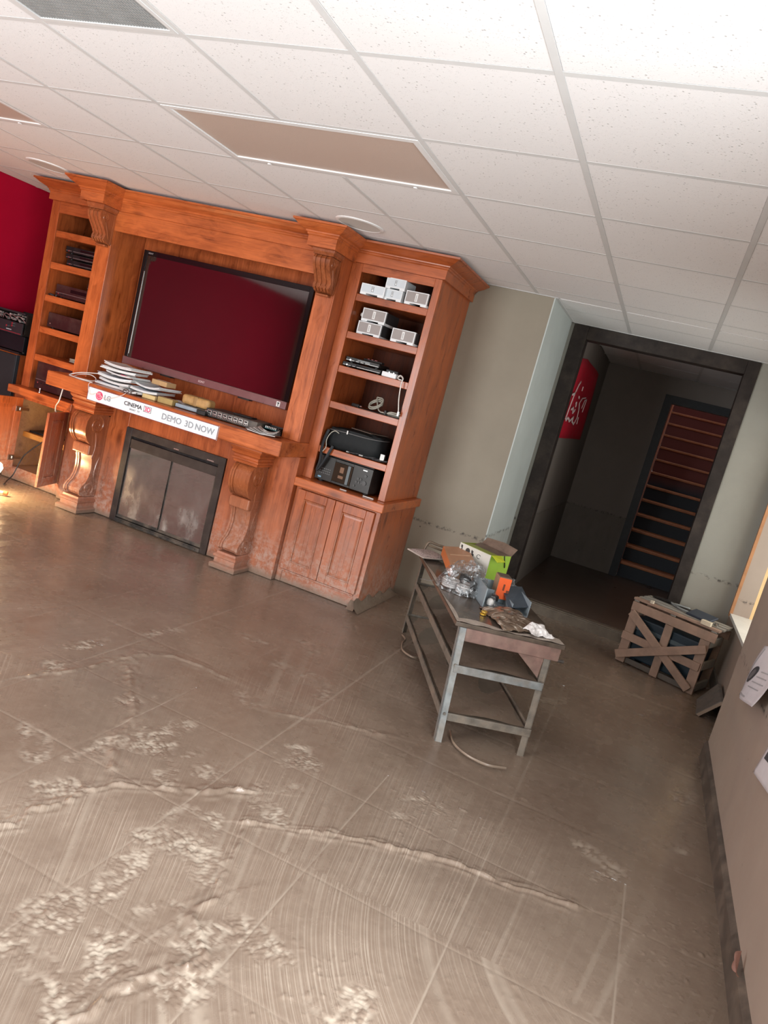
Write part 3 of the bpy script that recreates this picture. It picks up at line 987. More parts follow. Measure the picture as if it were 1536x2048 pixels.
# ---- left base cabinet, doors swung open
LX0, LX1 = -1.382, -0.722
t = thing('base_cabinet', 'left cherry base cabinet standing open with pale plywood inside', 'cabinet', (-1.05, 2.9, 0), group='cherry base cabinets')
obj('carcass', MB().box(LX0, LX0 + 0.02, YB2 + 0.02, 3.283, 0.0, 0.70).box(LX1 - 0.02, LX1, YB2 + 0.02, 3.283, 0.0, 0.70), W['y'], t)
obj('face_frame', MB().box(LX0, LX0 + 0.075, YB2, YB2 + 0.02, 0, 0.705).box(LX1 - 0.06, LX1, YB2, YB2 + 0.02, 0, 0.705).box(LX0 + 0.075, LX1 - 0.06, YB2, YB2 + 0.02, 0.675, 0.705), W['z'], t, bevel=0.002)
obj('lining', MB().box(LX0 + 0.02, LX1 - 0.02, 3.15, 3.16, 0.09, 0.70).box(LX0 + 0.02, LX0 + 0.03, YB2 + 0.02, 3.15, 0.09, 0.70).box(LX1 - 0.03, LX1 - 0.02, YB2 + 0.02, 3.15, 0.09, 0.70)
    .box(LX0 + 0.03, LX1 - 0.03, YB2 + 0.02, 3.15, 0.075, 0.09), PLY, t)
obj('inner_shelf', MB().box(LX0 + 0.03, LX1 - 0.03, YB2 + 0.12, 3.15, 0.345, 0.39), SHELFY, t, bevel=0.002)
obj('kick_board', MB().box(LX0 + 0.075, LX1 - 0.06, YB2, YB2 + 0.02, 0.0, 0.105), W['x'], t, bevel=0.003)
obj('countertop', MB().box(-1.41, -0.722, 2.479, 3.283, 0.706, 0.768), WC['x'], t, bevel=0.006)
panel_door(t, (-0.775, YB2 - 0.012, 0.1), math.radians(108), 0.30, 0.588, 0.02, mir=-1)
panel_door(t, (-1.262, YB2 - 0.03, 0.1), math.radians(-97), 0.30, 0.588, 0.02, hinge=True)

# ---- bookcases


def bookcase(x0, x1, ol, orr, top, shelves, th, label, side):
    t = thing('bookcase', label, 'bookcase', ((x0 + x1) / 2, 2.9, 0.768), group='cherry bookcases beside the television')
    z0 = 0.769
    obj('side_panel', MB().box(x0, x0 + 0.02, YT + 0.02, 3.283, z0, 2.36), W['z'], t, bevel=0.002)
    obj('side_panel', MB().box(x1 - 0.02, x1, YT + 0.02, 3.283, z0, 2.36), W['z'], t, bevel=0.002)
    obj('stile', MB().box(x0, ol, YT, YT + 0.02, z0, 2.27), W['z'], t, bevel=0.002)
    obj('stile', MB().box(orr, x1, YT, YT + 0.02, z0, 2.27), W['z'], t, bevel=0.002)
    obj('rail', MB().box(ol, orr, YT, YT + 0.02, top, 2.27), W['x'], t, bevel=0.002)
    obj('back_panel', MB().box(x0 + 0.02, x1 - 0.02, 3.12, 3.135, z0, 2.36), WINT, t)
    obj('lining', MB().box(ol - 0.01, ol, YT + 0.02, 3.12, z0, 2.25).box(orr, orr + 0.01, YT + 0.02, 3.12, z0, 2.25), W['z'], t)
    for s in shelves:
        obj('shelf', MB().box(ol + 0.001, orr - 0.001, YT + 0.004, 3.118, s - th, s), WC['x'] if side < 0 else W['x'], t, bevel=0.003)
    crown_prof = [(0.0, 2.27), (0.022, 2.27), (0.022, 2.328), (0.030, 2.334), (0.030, 2.342), (0.038, 2.347), (0.040, 2.354),
                  (0.056, 2.360), (0.080, 2.372), (0.104, 2.388), (0.115, 2.392), (0.116, 2.404), (0.0, 2.404)]
    if side > 0:
        path = [(x0, YT), (x1, YT), (x1, 3.282)]
        # travel so that out is the right hand: along +x front faces -y
    else:
        path = [(x0, 3.0), (x0, YT), (x1, YT)]
    mb = MB().sweep(path, crown_prof)
    obj('cornice', mb, W['x'], t)
    return t


SR = [2.073, 1.818, 1.583, 1.333, 1.015]
SL = [2.048, 1.80, 1.539, 1.284, 1.056]
bookcase(1.312, 1.967, 1.392, 1.918, 2.215, SR, 0.047, 'right bookcase holding silver amplifier boxes, a black bag and a disc changer', 1)
bookcase(-1.385, -0.738, -1.302, -0.80, 2.183, SL, 0.052, 'left bookcase by the red wall with dark audio components on its shelves', -1)

# ---- mantel below, television niche above
mt = thing('fireplace_mantel', 'carved cherry mantelpiece with scroll corbels round the glass fireplace', 'mantelpiece', (XC, 2.6, 0))
obj('surround', MB().box(-0.72, -0.158, 2.488, 2.6, 0, 0.90).box(0.758, 1.322, 2.488, 2.6, 0, 0.90).box(-0.158, 0.758, 2.488, 2.6, 0.735, 0.90), W['z'], mt, bevel=0.002)
obj('mantel_shelf', MB().box(-0.72, 1.32, 2.18, 2.81, 0.901, 1.005), WC['x'], mt, bevel=0.007)


def corbel(xc):
    w = 0.079
    Y0 = 2.488

    def prof(off):
        pts = [(0.0, .772), (.150, .772), (.185, .752), (.208, .715), (.213, .66), (.203, .61), (.178, .57), (.150, .545), (.118, .530), (.108, .50),
               (.102, .46), (.086, .40), (.080, .34), (.090, .28), (.112, .235), (.142, .208), (.160, .180), (.158, .152), (.140, .132), (.10, .125), (0.0, .125)]
        return [(Y0 - (d + off if d > 0 else 0), z) for (d, z) in pts]
    mb = MB()
    mb.prism(prof(0.0), 'x', xc - w + 0.028, xc + w - 0.028)
    cb = obj('corbel', mb, WCARVE, mt, smooth=35)
    mb = MB()
    for s in (-1, 1):
        a, b = sorted((xc + s * w, xc + s * (w - 0.028)))
        mb.prism(prof(0.011), 'x', a, b)
        a, b = sorted((xc + s * w, xc + s * (w - 0.012)))
        mb.prism(prof(0.016), 'x', a - 0.001, b + 0.001)
    o = obj('rim', mb, WCARVE, mt, smooth=35)
    o.parent = cb
    mb = MB().box(xc - w - 0.004, xc + w + 0.004, Y0 - 0.158, Y0 - 0.02, 0.452, 0.532)
    o = obj('waist_block', mb, WCARVE, mt, bevel=0.012, seg=3)
    o.parent = cb
    mb = MB()
    for s in (-1, 1):
        X0 = xc + s * (w + 0.0005)
        for (cy, cz, R, turns, ph, flip) in ((Y0 - 0.120, .690, .070, 1.6, 1.8, 1), (Y0 - 0.092, .188, .052, 1.4, -2.2, -1)):
            path, rr = [], []
            for i in range(40):
                f = i / 39
                a = ph + flip * f * turns * 2 * PI
                r = R * (1 - 0.80 * f)
                path.append((X0, cy - r * math.cos(a), cz + r * math.sin(a)))
                rr.append(0.0085 * (1 - 0.4 * f))
            mb.tube(path, rr, 6)
        mb.tube([(X0, Y0 - 0.118 + 0.02 * math.sin(f * 3), .63 - f * 0.20) for f in (0, .25, .5, .75, 1)], [.004, .007, .008, .006, .003], 6)
        mb.tube([(X0, Y0 - 0.03 - 0.03 * math.sin(f * 3), .44 - f * 0.22) for f in (0, .25, .5, .75, 1)], [.003, .006, .007, .006, .003], 6)
        mb.box(min(X0, X0 + s * 0.004), max(X0, X0 + s * 0.004), Y0 - 0.014, Y0, 0.13, 0.77)
        mb.box(min(X0, X0 + s * 0.004), max(X0, X0 + s * 0.004), Y0 - 0.15, Y0, 0.762, 0.772)
    o = obj('scroll', mb, WCARVE, mt, smooth=50)
    o.parent = cb
    # capital of stepped mouldings, plinth of two steps
    cp = [(0, .773), (.004, .773), (.006, .788), (.014, .794), (.014, .806), (.006, .812), (.006, .826), (.020, .838), (.024, .848), (.018, .856),
          (.030, .868), (.036, .880), (.036, .9), (0, .9)]
    e = w + 0.012
    o = obj('capital', MB().sweep([(xc - e, Y0), (xc - e, Y0 - 0.19), (xc + e, Y0 - 0.19), (xc + e, Y0)], cp).box(xc - e, xc + e, Y0 - 0.19, Y0, .773, .9), W['x'], mt)
    o.parent = cb
    pp = [(0, 0), (.030, 0), (.032, .026), (.024, .034), (.010, .040), (.010, .074), (.018, .080), (.020, .096), (.004, .106), (0, .12)]
    e = w - 0.004
    o = obj('plinth', MB().sweep([(xc - e, Y0), (xc - e, Y0 - 0.165), (xc + e, Y0 - 0.165), (xc + e, Y0)], pp).box(xc - e, xc + e, Y0 - 0.165, Y0, 0, .12), wood('muddy_plinth_wood', 'x', (0.25, 0.08, 0.04), (0.40, 0.14, 0.07), mudtop=0.12), mt)
    o.parent = cb


corbel(XC - 0.722)
corbel(XC + 0.722)

om = thing('overmantel', 'cherry overmantel framing the television niche with fluted brackets and cornice', 'overmantel', (XC, 2.7, 1.005))
PL, PR = (-0.735, -0.595), (1.168, 1.300)
YP = 2.436
for (a, b) in (PL, PR):
    obj('pilaster', MB().box(a, b, YP, YP + 0.35, 1.006, 2.27), WC['z'], om, bevel=0.003)
obj('pilaster_return', MB().box(1.3005, 1.311, YP + 0.004, YT + 0.02, 1.006, 2.27), W['z'], om)
obj('niche_back', MB().box(-0.72, 1.30, 2.79, 2.81, 1.006, 2.32), W['z'], om)
obj('niche_side', MB().add([(-0.594, 2.46, 1.006), (-0.70, 2.789, 1.006), (-0.70, 2.789, 2.2), (-0.594, 2.46, 2.2), (-0.61, 2.46, 1.006), (-0.72, 2.789, 1.006), (-0.72, 2.789, 2.2), (-0.61, 2.46, 2.2)],
    [(0, 1, 2, 3), (7, 6, 5, 4), (0, 4, 5, 1), (3, 2, 6, 7), (1, 5, 6, 2), (0, 3, 7, 4)]), W['z'], om)
obj('panel_strip', MB().box(-0.672, -0.64, 2.778, 2.789, 1.006, 2.2), W['z'], om)
obj('frieze', MB().box(PL[1] + 0.001, PR[0] - 0.001, YP + 0.004, YP + 0.03, 2.118, 2.262), WC['x'], om, bevel=0.002)
obj('frieze_soffit', MB().box(PL[1] + 0.001, PR[0] - 0.001, YP + 0.031, 2.789, 2.19, 2.21), W['x'], om)
crown = [(0.0, 2.262), (0.016, 2.262), (0.016, 2.322), (0.024, 2.328), (0.024, 2.337), (0.032, 2.342), (0.034, 2.350), (0.050, 2.356), (0.074, 2.369), (0.094, 2.386),
         (0.103, 2.390), (0.104, 2.402), (0.0, 2.402)]
yb = 2.262
path = [(PL[0] - 0.022, 2.583), (PL[0] - 0.022, yb), (PL[1] + 0.022, yb), (PL[1] + 0.022, YP + 0.01), (PR[0] - 0.022, YP + 0.01), (PR[0] - 0.022, yb), (PR[1] + 0.022, yb), (PR[1] + 0.022, 2.583)]
obj('cornice', MB().sweep(path, crown), WC['x'], om)
for (a, b) in (PL, PR):
    obj('cornice_block', MB().box(a - 0.021, b + 0.021, yb + 0.001, 2.583, 2.262, 2.40), W['x'], om)
    # bracket
    xc, w = (a + b) / 2 + 0.004, 0.062
    up = [(0, 2.225), (.128, 2.225), (.142, 2.205), (.140, 2.18), (.122, 2.15), (.092, 2.115), (.068, 2.085), (.058, 2.065), (.064, 2.05), (.066, 2.035), (.052, 2.022), (.03, 2.01), (0, 2.0)]
    br = None
    n = 7
    for i in range(n):
        off = 0.0 if i % 2 else 0.008
        pr_ = [(YP - (d + off if d > 0 else 0), z) for d, z in up]
        m = MB().prism(pr_, 'x', xc - w + 2 * w * i / n, xc - w + 2 * w * (i + 1) / n)
        if br is None:
            br = obj('bracket', m, WCARVE, om, smooth=35)
        else:
            o = obj('flute', m, WCARVE, om, smooth=35)
            o.parent = br
    m = MB()
    for s in (-1, 1):
        X0 = xc + s * (w + 0.0005)
        path, rr = [], []
        for i in range(30):
            f = i / 29
            an = 1.2 + f * 3.0 * PI
            r = .032 * (1 - .78 * f)
            path.append((X0, YP - 0.095 - r * math.cos(an), 2.182 + r * math.sin(an)))
            rr.append(.0045)
        m.tube(path, rr, 5)
        m.tube([(X0, YP - 0.085 + 0.05 * f, 2.15 - 0.11 * f) for f in (0, .3, .6, 1)], [.003, .005, .005, .003], 5)
        m.box(min(X0, X0 + s * .004), max(X0, X0 + s * .004), YP - 0.012, YP, 2.01, 2.225)
    for k in range(5):
        m.tube([(xc - w * .8 + w * .4 * k, YP - 0.066, 2.042), (xc - w * .8 + w * .4 * k, YP - 0.073, 2.03), (xc - w * .8 + w * .4 * k, YP - 0.055, 2.018)], .010, 6)
    o = obj('scroll', m, WCARVE, om, smooth=50)
    o.parent = br
    o = obj('bracket_cap', MB().sweep([(xc - w - .004, YP), (xc - w - .004, YP - .135), (xc + w + .004, YP - .135), (xc + w + .004, YP)], [(0, 2.226), (.008, 2.226), (.006, 2.236), (.014, 2.246), (.016, 2.261), (0, 2.261)])
            .box(xc - w - .004, xc + w + .004, YP - .135, YP, 2.226, 2.261), WCARVE, om)
    o.parent = br
    o = obj('bracket_foot', MB().box(xc - .045, xc + .045, YP - .04, YP, 1.985, 2.0), WCARVE, om, bevel=.005)
    o.parent = br

# ---- fireplace insert
FX0, FX1, FY = -0.156, 0.756, 2.473
fp = thing('fireplace_insert', 'black fireplace insert with two smudged glass doors and muddy sill', 'fireplace', (XC, 2.6, 0))
FMET = plain('brown_black_metal', (0.038, 0.029, 0.026), 0.45, spec=0.2, var=0.15, dusty=0.06)
FMETD = plain('dusty_black_metal', (0.03, 0.03, 0.03), 0.5, spec=0.2, var=0.4, dusty=0.45, scale=30)
obj('frame', MB().box(FX0, FX0 + .055, FY, FY + .04, .0, .735).box(FX1 - .055, FX1, FY, FY + .04, .0, .735).box(FX0 + .055, FX1 - .055, FY, FY + .04, .675, .735), FMET, fp, bevel=.003)
obj('hood', MB().box(FX0 + .058, FX1 - .058, FY + .004, FY + .03, .585, .655), FMET, fp, bevel=.003)
obj('vent_slot', MB().box(FX0 + .055, FX1 - .055, FY + .03, FY + .04, .655, .676), BLACK, fp)
obj('lower_louvre', MB().box(FX0 + .055, FX1 - .055, FY - .004, FY + .03, .0, .03).box(FX0 + .055, FX1 - .055, FY + .006, FY + .02, .036, .05).box(FX0 + .09, FX1 - .09, FY - .012, FY + .0, .012, .022), FMETD, fp, bevel=.002)
obj('firebox', MB().box(FX0 + .055, FX1 - .055, 2.74, 2.75, .0, .67).box(FX0 + .056, FX0 + .07, FY + .04, 2.74, .0, .67).box(FX1 - .07, FX1 - .056, FY + .04, 2.74, .0, .67).box(FX0 + .07, FX1 - .07, FY + .04, 2.74, .0, .04),
    plain('soot', (0.022, 0.021, 0.02), 0.85, var=0.3, dusty=0.5), fp)
GL = glass_mat('smudged_fire_glass', (0.075, 0.08, 0.072), 0.86, 0.03, 0.75)  # grey-green base tint stands in for the reflected floor; smudges are dirt
GL.node_tree.nodes['Principled BSDF'].inputs['IOR'].default_value = 3.8
xm = (FX0 + FX1) / 2
for (a, b) in ((FX0 + .06, xm - .003), (xm + .003, FX1 - .06)):
    g = obj('glass_door', MB().box(a, b, FY + .012, FY + .018, .052, .585), GL, fp)
    e = obj('door_edge', MB().box(a, b, FY + .009, FY + .022, .05, .058).box(a, a + .004, FY + .009, FY + .022, .058, .585).box(b - .004, b, FY + .009, FY + .022, .058, .585), FMETD, fp)
    e.parent = g
LOG = plain('ceramic_log', (0.30, 0.20, 0.12), 0.85, var=0.5, scale=18)
for k, (a, b, r) in enumerate((((.02, 2.62, .10), (.50, 2.66, .13), .04), ((.12, 2.56, .09), (.62, 2.60, .10), .035), ((.16, 2.58, .17), (.44, 2.68, .22), .03))):
    A, B = Vector(a), Vector(b)
    obj('log', MB().tube([A.lerp(B, f) + Vector((0, .012 * math.sin(9 * f + k), .012 * math.cos(7 * f + k))) for f in (0, .2, .4, .6, .8, 1)], [r, r * 1.1, r, r * .92, r * 1.05, r * .9], 10), LOG, fp, smooth=50)
obj('badge', MB().box(.30, .345, FY - .002, FY, .683, .69).box(.60, .66, FY - .002, FY, .683, .69), CHROME, fp)

# ---- television
tv = thing('television', 'large black flat television in the cherry niche reflecting the red room', 'television', (.28, 2.7, 1.17))
TX0, TX1, TY = -.472, 1.035, 2.655
SCREEN = N('glossy_screen').fin((0.004, 0.003, 0.003), 0.05, 0, 0.5)
SCREEN.node_tree.nodes['Principled BSDF'].inputs['IOR'].default_value = 2.1
BEZEL = N('piano_black').fin((0.008, 0.005, 0.006), 0.12, 0, 0.3)
obj('housing', MB().box(TX0 + .03, TX1 - .03, TY + .012, TY + .075, 1.20, 2.03), BLACK, tv, bevel=.01)
obj('bezel', MB().box(TX0, TX0 + .035, TY, TY + .03, 1.235, 2.058).box(TX1 - .035, TX1, TY, TY + .03, 1.235, 2.058).box(TX0 + .035, TX1 - .035, TY, TY + .03, 2.02, 2.058), BEZEL, tv, bevel=.002)
obj('screen', MB().box(TX0 + .035, TX1 - .035, TY + .004, TY + .014, 1.235, 2.02), SCREEN, tv)
obj('edge_glint', MB().box(TX0 + .033, TX0 + .036, TY - .001, TY + .004, 1.26, 1.90), CHROME, tv)  # bright strip modelled as the highlight along the left bezel edge
bar = obj('speaker_bar', MB().box(TX0, TX1, TY - .012, TY + .04, 1.176, 1.234), plain('mauve_grey_aluminium', (0.24, 0.135, 0.135), 0.3, 0.55, var=0.05), tv, bevel=.004)
lg = obj('maker_name', text_mb('SONY', .022, face_m((.262, TY - .0135, 1.197), (1, 0, 0), (0, 0, 1))), plain('silver_letters', (.6, .42, .42), .4), tv)
lg2 = obj('maker_name', text_mb('SONY', .017, face_m((TX0 + .045, TY - .0012, 2.032), (1, 0, 0), (0, 0, 1))), plain('grey_letters', (.35, .3, .3), .4), tv)
obj('mount_foot', MB().box(-.1, .0, TY, TY + .05, 1.165, 1.176).box(.62, .72, TY, TY + .05, 1.165, 1.176), BLACK, tv)
st = obj('energy_sticker', MB().box(.955, .985, TY - .0132, TY - .0122, 1.186, 1.222), PAPER, tv)
s2 = obj('sticker_print', MB().box(.962, .978, TY - .0140, TY - .0132, 1.208, 1.216).box(.967, .973, TY - .0140, TY - .0132, 1.192, 1.208), BLACK, tv)
obj('wall_bracket', MB().box(.1, .5, TY + .075, 2.789, 1.4, 1.8), BLACKM, tv)

# ------------------------------------------------------------------ things on the mantel
sg = thing('mantel_sign', 'long white promotional strip reading DEMO 3D NOW on the mantel front edge', 'sign', (.3, 2.178, .9))
obj('board', MB().box(-.306, .838, 2.172, 2.179, .884, .984), plain('white_sign_board', (.80, .81, .82), .4, var=.02), sg)
obj('border', MB().box(-.306, .838, 2.1705, 2.172, .884, .8885).box(-.306, .838, 2.1705, 2.172, .9795, .984).box(-.306, -.302, 2.1705, 2.172, .8885, .9795).box(.834, .838, 2.1705, 2.172, .8885, .9795),
    plain('maroon_border', (.20, .05, .05), .5), sg)
SM = lambda x, z: face_m((x, 2.1708, z), (1, 0, 0), (0, 0, 1))
SGREY = plain('silver_grey_print', (.30, .33, .36), .5, var=.03)
SDARK = plain('dark_print', (.05, .05, .06), .5)
SPINK = plain('pink_print', (.72, .06, .16), .5, var=.05)
obj('emblem', MB().cyl((-.196, 2.1716, .936), (0, -1, 0), .031, .0016, 32), SPINK, sg)
mb = MB()
mb.tube([(-.196 + .021 * math.cos(a), 2.170, .936 + .021 * math.sin(a)) for a in [math.radians(d) for d in range(55, 361, 15)]], .0016, 4)
mb.box(-.198, -.1955, 2.1695, 2.1705, .926, .947).box(-.198, -.190, 2.1695, 2.1705, .926, .9285).box(-.190, -.175, 2.1695, 2.1705, .935, .9375).cyl((-.206, 2.1702, .944), (0, -1, 0), .0026, .001, 10)
obj('emblem_lines', mb, PAPER, sg)
obj('lettering', text_mb('LG', .052, SM(-.152, .918), sx=.95), SGREY, sg)
obj('lettering', text_mb('CINEMA', .040, SM(.030, .930), sx=1.08), SDARK, sg)
obj('lettering', text_mb('3D', .044, SM(.212, .929), sx=.95), SPINK, sg)
mb = MB()
for (a, b, c, d) in ((.206, .272, .924, .9265), (.206, .272, .963, .9655), (.2065, .209, .924, .9655), (.2695, .272, .924, .9655)):
    mb.box(a, b, 2.1702, 2.1712, c, d)
obj('logo_frame', mb, SDARK, sg)
obj('lettering', text_mb('SMART', .018, SM(.085, .905)), SGREY, sg)
obj('lettering', text_mb('TV', .018, SM(.155, .905)), SGREY, sg)
for (wd, wx) in (('DEMO', .365), ('3D', .562), ('NOW', .650)):
    obj('lettering', text_mb(wd, .060, SM(wx, .912), sx=1.0), SGREY, sg)

MZ = 1.0065


def paper_sheet(mb, c, w, d, z, rz, lift=0.0, bow=0.0):
    M = frame_at((c[0], c[1], z), rz)
    mb.add(*grid_curl(w, d, lift, bow), M)


def grid_curl(w, d, lift, bow, thick=.0012):
    vs, fs = [], []
    n, m = 6, 3
    for i in range(n + 1):
        for j in range(m + 1):
            u, v = i / n - .5, j / m - .5
            z = lift * (2 * abs(u)) ** 2 + bow * math.sin((u + .5) * PI)
            vs.append((u * w, v * d, z))
    for i in range(n):
        for j in range(m):
            a = i * (m + 1) + j
            fs.append((a, a + m + 1, a + m + 2, a + 1))
    top = len(vs)
    vs += [(x, y, z - thick) for x, y, z in vs]
    fs += [tuple(top + k for k in f[::-1]) for f in fs]
    M1 = m + 1
    rim = [i * M1 for i in range(n + 1)] + [n * M1 + j for j in range(1, M1)] + [i * M1 + m for i in range(n - 1, -1, -1)] + [j for j in range(m - 1, 0, -1)]
    for a, b in zip(rim, rim[1:] + rim[:1]):
        fs.append((a, b, b + top, a + top))
    return vs, fs


def brochure(x, y, z, w, d, h, rz, label, mat_, lift=.0, pages=True, group='brochures heaped on the mantel'):
    b = thing('brochure', label, 'brochure', (x, y, z), rz, group)
    L = MB()
    n = 3
    for k in range(n):
        vs, fs = grid_curl(w * (1 - .02 * (k % 3)), d * (1 - .015 * (k % 2)), lift * (1 + .1 * k), 0, h / n * .98)
        L.add(vs, fs, Matrix.Translation((random.uniform(-.005, .005), random.uniform(-.006, .006), (k + 1) * h / n)))
    obj('pages', L, PAPER, b, local=True)
    C = MB()
    vs, fs = grid_curl(w + .004, d + .004, lift * (1 + .1 * n), 0)
    C.add(vs, fs, Matrix.Translation((0, 0, h + .001)))
    obj('cover', C, mat_, b, local=True)
    return b


z = MZ
for k, (x, y, w, d, h, rz, mt_, lift, lab) in enumerate([
        (-.215, 2.40, .30, .22, .016, .10, PAPERB, .004, 'bluish brochure at the bottom of the left paper heap'),
        (-.205, 2.41, .29, .21, .014, -.05, PAPER, .010, 'white brochure second from the bottom of the left paper heap'),
        (-.225, 2.40, .28, .21, .018, .16, PAPERB, .012, 'thick pale blue brochure third in the left paper heap'),
        (-.190, 2.42, .26, .20, .010, -.12, PAPERG, .008, 'brochure with a small pink mark midway up the left paper heap'),
        (-.235, 2.43, .28, .20, .016, .22, PAPER, .006, 'white brochure under the topmost of the left paper heap'),
        (-.225, 2.44, .30, .20, .018, -.16, PAPERG, .008, 'pale topmost brochure tilted on the left paper heap')]):
    b = brochure(x, y, z, w, d, h, rz, lab, mt_, lift)
    if k == 3:
        obj('pink_mark', MB().box(.03, .08, -d / 2 - .001, -d / 2 + .03, h + .0035, h + .006), SPINK, b, local=True)
        obj('black_mark', MB().box(-.06, -.01, -d / 2 - .001, -d / 2 + .02, h + .0035, h + .006), SDARK, b, local=True)
    z += h + .006 + lift
z = MZ
for (x, y, w, d, h, rz, mt_, lift, lab) in [
        (-.005, 2.37, .20, .24, .012, -.25, PAPER, .012, 'white folded leaflet at the bottom of the middle paper heap'),
        (.055, 2.42, .22, .26, .014, .15, PAPERB, .010, 'blue grey brochure in the middle paper heap'),
        (.05, 2.46, .30, .21, .012, -.18, PAPERB, .018, 'curled pale blue brochure on top of the middle paper heap')]:
    brochure(x, y, z, w, d, h, rz, lab, mt_, lift)
    z += h + .006 + lift


def carton(name, label, cat, x, y, z, w, d, h, rz, m, group=None, flap=None):
    b = thing(name, label, cat, (x, y, z), rz, group)
    obj('body', MB().box(-w / 2, w / 2, -d / 2, d / 2, 0, h), m, b, bevel=.003, local=True)
    o = obj('lid_seam', MB().box(-w / 2 + .004, w / 2 - .004, -.0015, .0015, h - .001, h + .0008), flap or m, b, local=True)
    return b


carton('carton', 'tan carton with a white end lying on the curled blue brochure', 'box', .075, 2.50, z + .003, .15, .10, .036, -.1, KRAFT, 'small cartons on the mantel', PAPER)
b_ = bpy.context.scene.objects
carton('carton', 'small yellow carton in front of the middle paper heap', 'box', .145, 2.30, MZ, .11, .06, .030, .05, YELLOWC, 'small cartons on the mantel', KRAFT)
carton('carton', 'olive brown carton lying right of the middle paper heap', 'box', .285, 2.31, MZ, .125, .07, .042, .05, OLIVE, 'small cartons on the mantel', KRAFT)
bn = thing('banknote_bundle', 'flat bundle of pale papers behind the olive carton', 'papers', (.27, 2.43, MZ), .1)
mb = MB()
for k in range(6):
    vs, fs = grid_curl(.19, .09, .004, .002)
    mb.add(vs, fs, Matrix.Translation((random.uniform(-.006, .006), random.uniform(-.006, .006), .002 + k * .005)))
obj('sheets', mb, PAPERG, bn, local=True)
obj('band', MB().box(-.012, .012, -.047, .047, .0, .034), PAPER, bn, local=True)
gc = thing('glasses_case', 'dark folded glasses lying before the yellow carton', 'glasses', (.03, 2.235, MZ), .2)
mb = MB()
mb.tube([(-.05 + .022 * math.cos(a), .022 * .3 * math.sin(a), .014 + .014 * math.sin(a)) for a in np.linspace(0, 2 * PI, 14)], .003, 5)
mb.tube([(.012 + .022 * math.cos(a), .022 * .3 * math.sin(a), .014 + .014 * math.sin(a)) for a in np.linspace(0, 2 * PI, 14)], .003, 5)
obj('rims', mb, plain('dark_tortoise', (.06, .025, .02), .3), gc, local=True)
obj('temple', MB().tube([(-.07, 0, .016), (-.06, .05, .01), (.04, .06, .006)], .003, 5), BLACK, gc, local=True)
pk = thing('tan_parcel', 'rounded tan leather case lying on a grey box on the mantel', 'case', (.475, 2.405, MZ + .034), .06)
obj('body', MB().box(-.115, .115, -.05, .05, 0, .070), CORK, pk, bevel=.022, local=True, seg=4, smooth=60)
obj('strap', MB().box(-.02, .02, -.0515, .0515, -.0, .0715), plain('tan_strap', (.30, .17, .06), .5), pk, bevel=.01, local=True)
gb = thing('grey_set_top_box', 'grey blue flat box under the tan leather case', 'electronics', (.465, 2.37, MZ), .06)
obj('body', MB().box(-.105, .105, -.07, .07, .004, .030), plain('grey_blue_plastic', (.26, .32, .37), .4), gb, bevel=.004, local=True)
obj('foot', MB().box(-.09, -.07, -.06, -.04, 0, .004).box(.07, .09, -.06, -.04, 0, .004).box(-.09, -.07, .04, .06, 0, .004).box(.07, .09, .04, .06, 0, .004), BLACK, gb, local=True)
ad = thing('power_adapter', 'black power adapters bunched between the grey box and the switcher', 'adapter', (.60, 2.29, MZ), .1)
obj('body', MB().box(-.035, .035, -.02, .02, 0, .035), BLACK, ad, bevel=.005, local=True)
obj('cord', MB().tube([(.035, 0, .02), (.06, .03, .03), (.03, .06, .03), (-.03, .05, .012), (-.05, .03, .006)], .004, 6), BCABLE, ad, local=True)
sw = thing('matrix_switcher', 'long black video switcher with a row of silver sockets facing out', 'electronics', (.815, 2.42, MZ), .05)
obj('chassis', MB().box(-.205, .205, -.10, .12, .004, .060), BLACKM, sw, bevel=.003, local=True)
obj('foot', MB().box(-.19, -.17, -.09, -.07, 0, .004).box(.17, .19, -.09, -.07, 0, .004).box(-.19, -.17, .09, .11, 0, .004).box(.17, .19, .09, .11, 0, .004), BLACK, sw, local=True)
for k in range(8):
    x = -.175 + k * .042
    p = obj('socket_plate', MB().box(x - .017, x + .017, -.104, -.10, .014, .050), CHROME, sw, bevel=.002, local=True)
    o = obj('socket', MB().box(x - .011, x + .011, -.1055, -.104, .034, .045).cyl((x - .007, -.106, .022), (0, 1, 0), .005, .003, 10).cyl((x + .007, -.106, .022), (0, 1, 0), .005, .003, 10), BLACK, sw, local=True)
    o.parent = p
obj('end_post', MB().cyl((-.198, -.101, .032), (0, -1, 0), .010, .012, 14), CHROME, sw, local=True, smooth=40)
obj('loose_cover', MB().box(-.05, .10, .0, .08, .061, .069), BLACK, sw, local=True, bevel=.002)
cb = thing('circuit_module', 'open black module with teal circuit board beside the switcher', 'electronics', (1.085, 2.46, MZ), .05)
obj('case', MB().box(-.06, .06, -.05, .05, 0, .012).box(-.06, .06, .044, .05, .012, .055).box(-.06, -.054, -.05, .044, .012, .05).box(.054, .06, -.05, .044, .012, .05), BLACK, cb, local=True)
obj('circuit_board', MB().box(-.05, .05, -.045, .04, .03, .033), plain('teal_board', (.02, .20, .22), .4, var=.3), cb, local=True)
mb = MB()
for k in range(7):
    mb.box(-.045 + .013 * k, -.037 + .013 * k, -.047, -.03, .033, .048)
obj('connector', mb, CHROME, cb, local=True)
lp = thing('loose_papers', 'crinkled clear sleeves of papers at the right end of the mantel', 'papers', (1.12, 2.285, MZ), .18)
mb = MB()
for k in range(4):
    vs, fs = grid_curl(.20 - .02 * k, .13, .012 + .006 * k, .004)
    mb.add(vs, fs, frame_at((.01 * k - .01, .006 * k, .003 + .004 * k), .12 * k - .1))
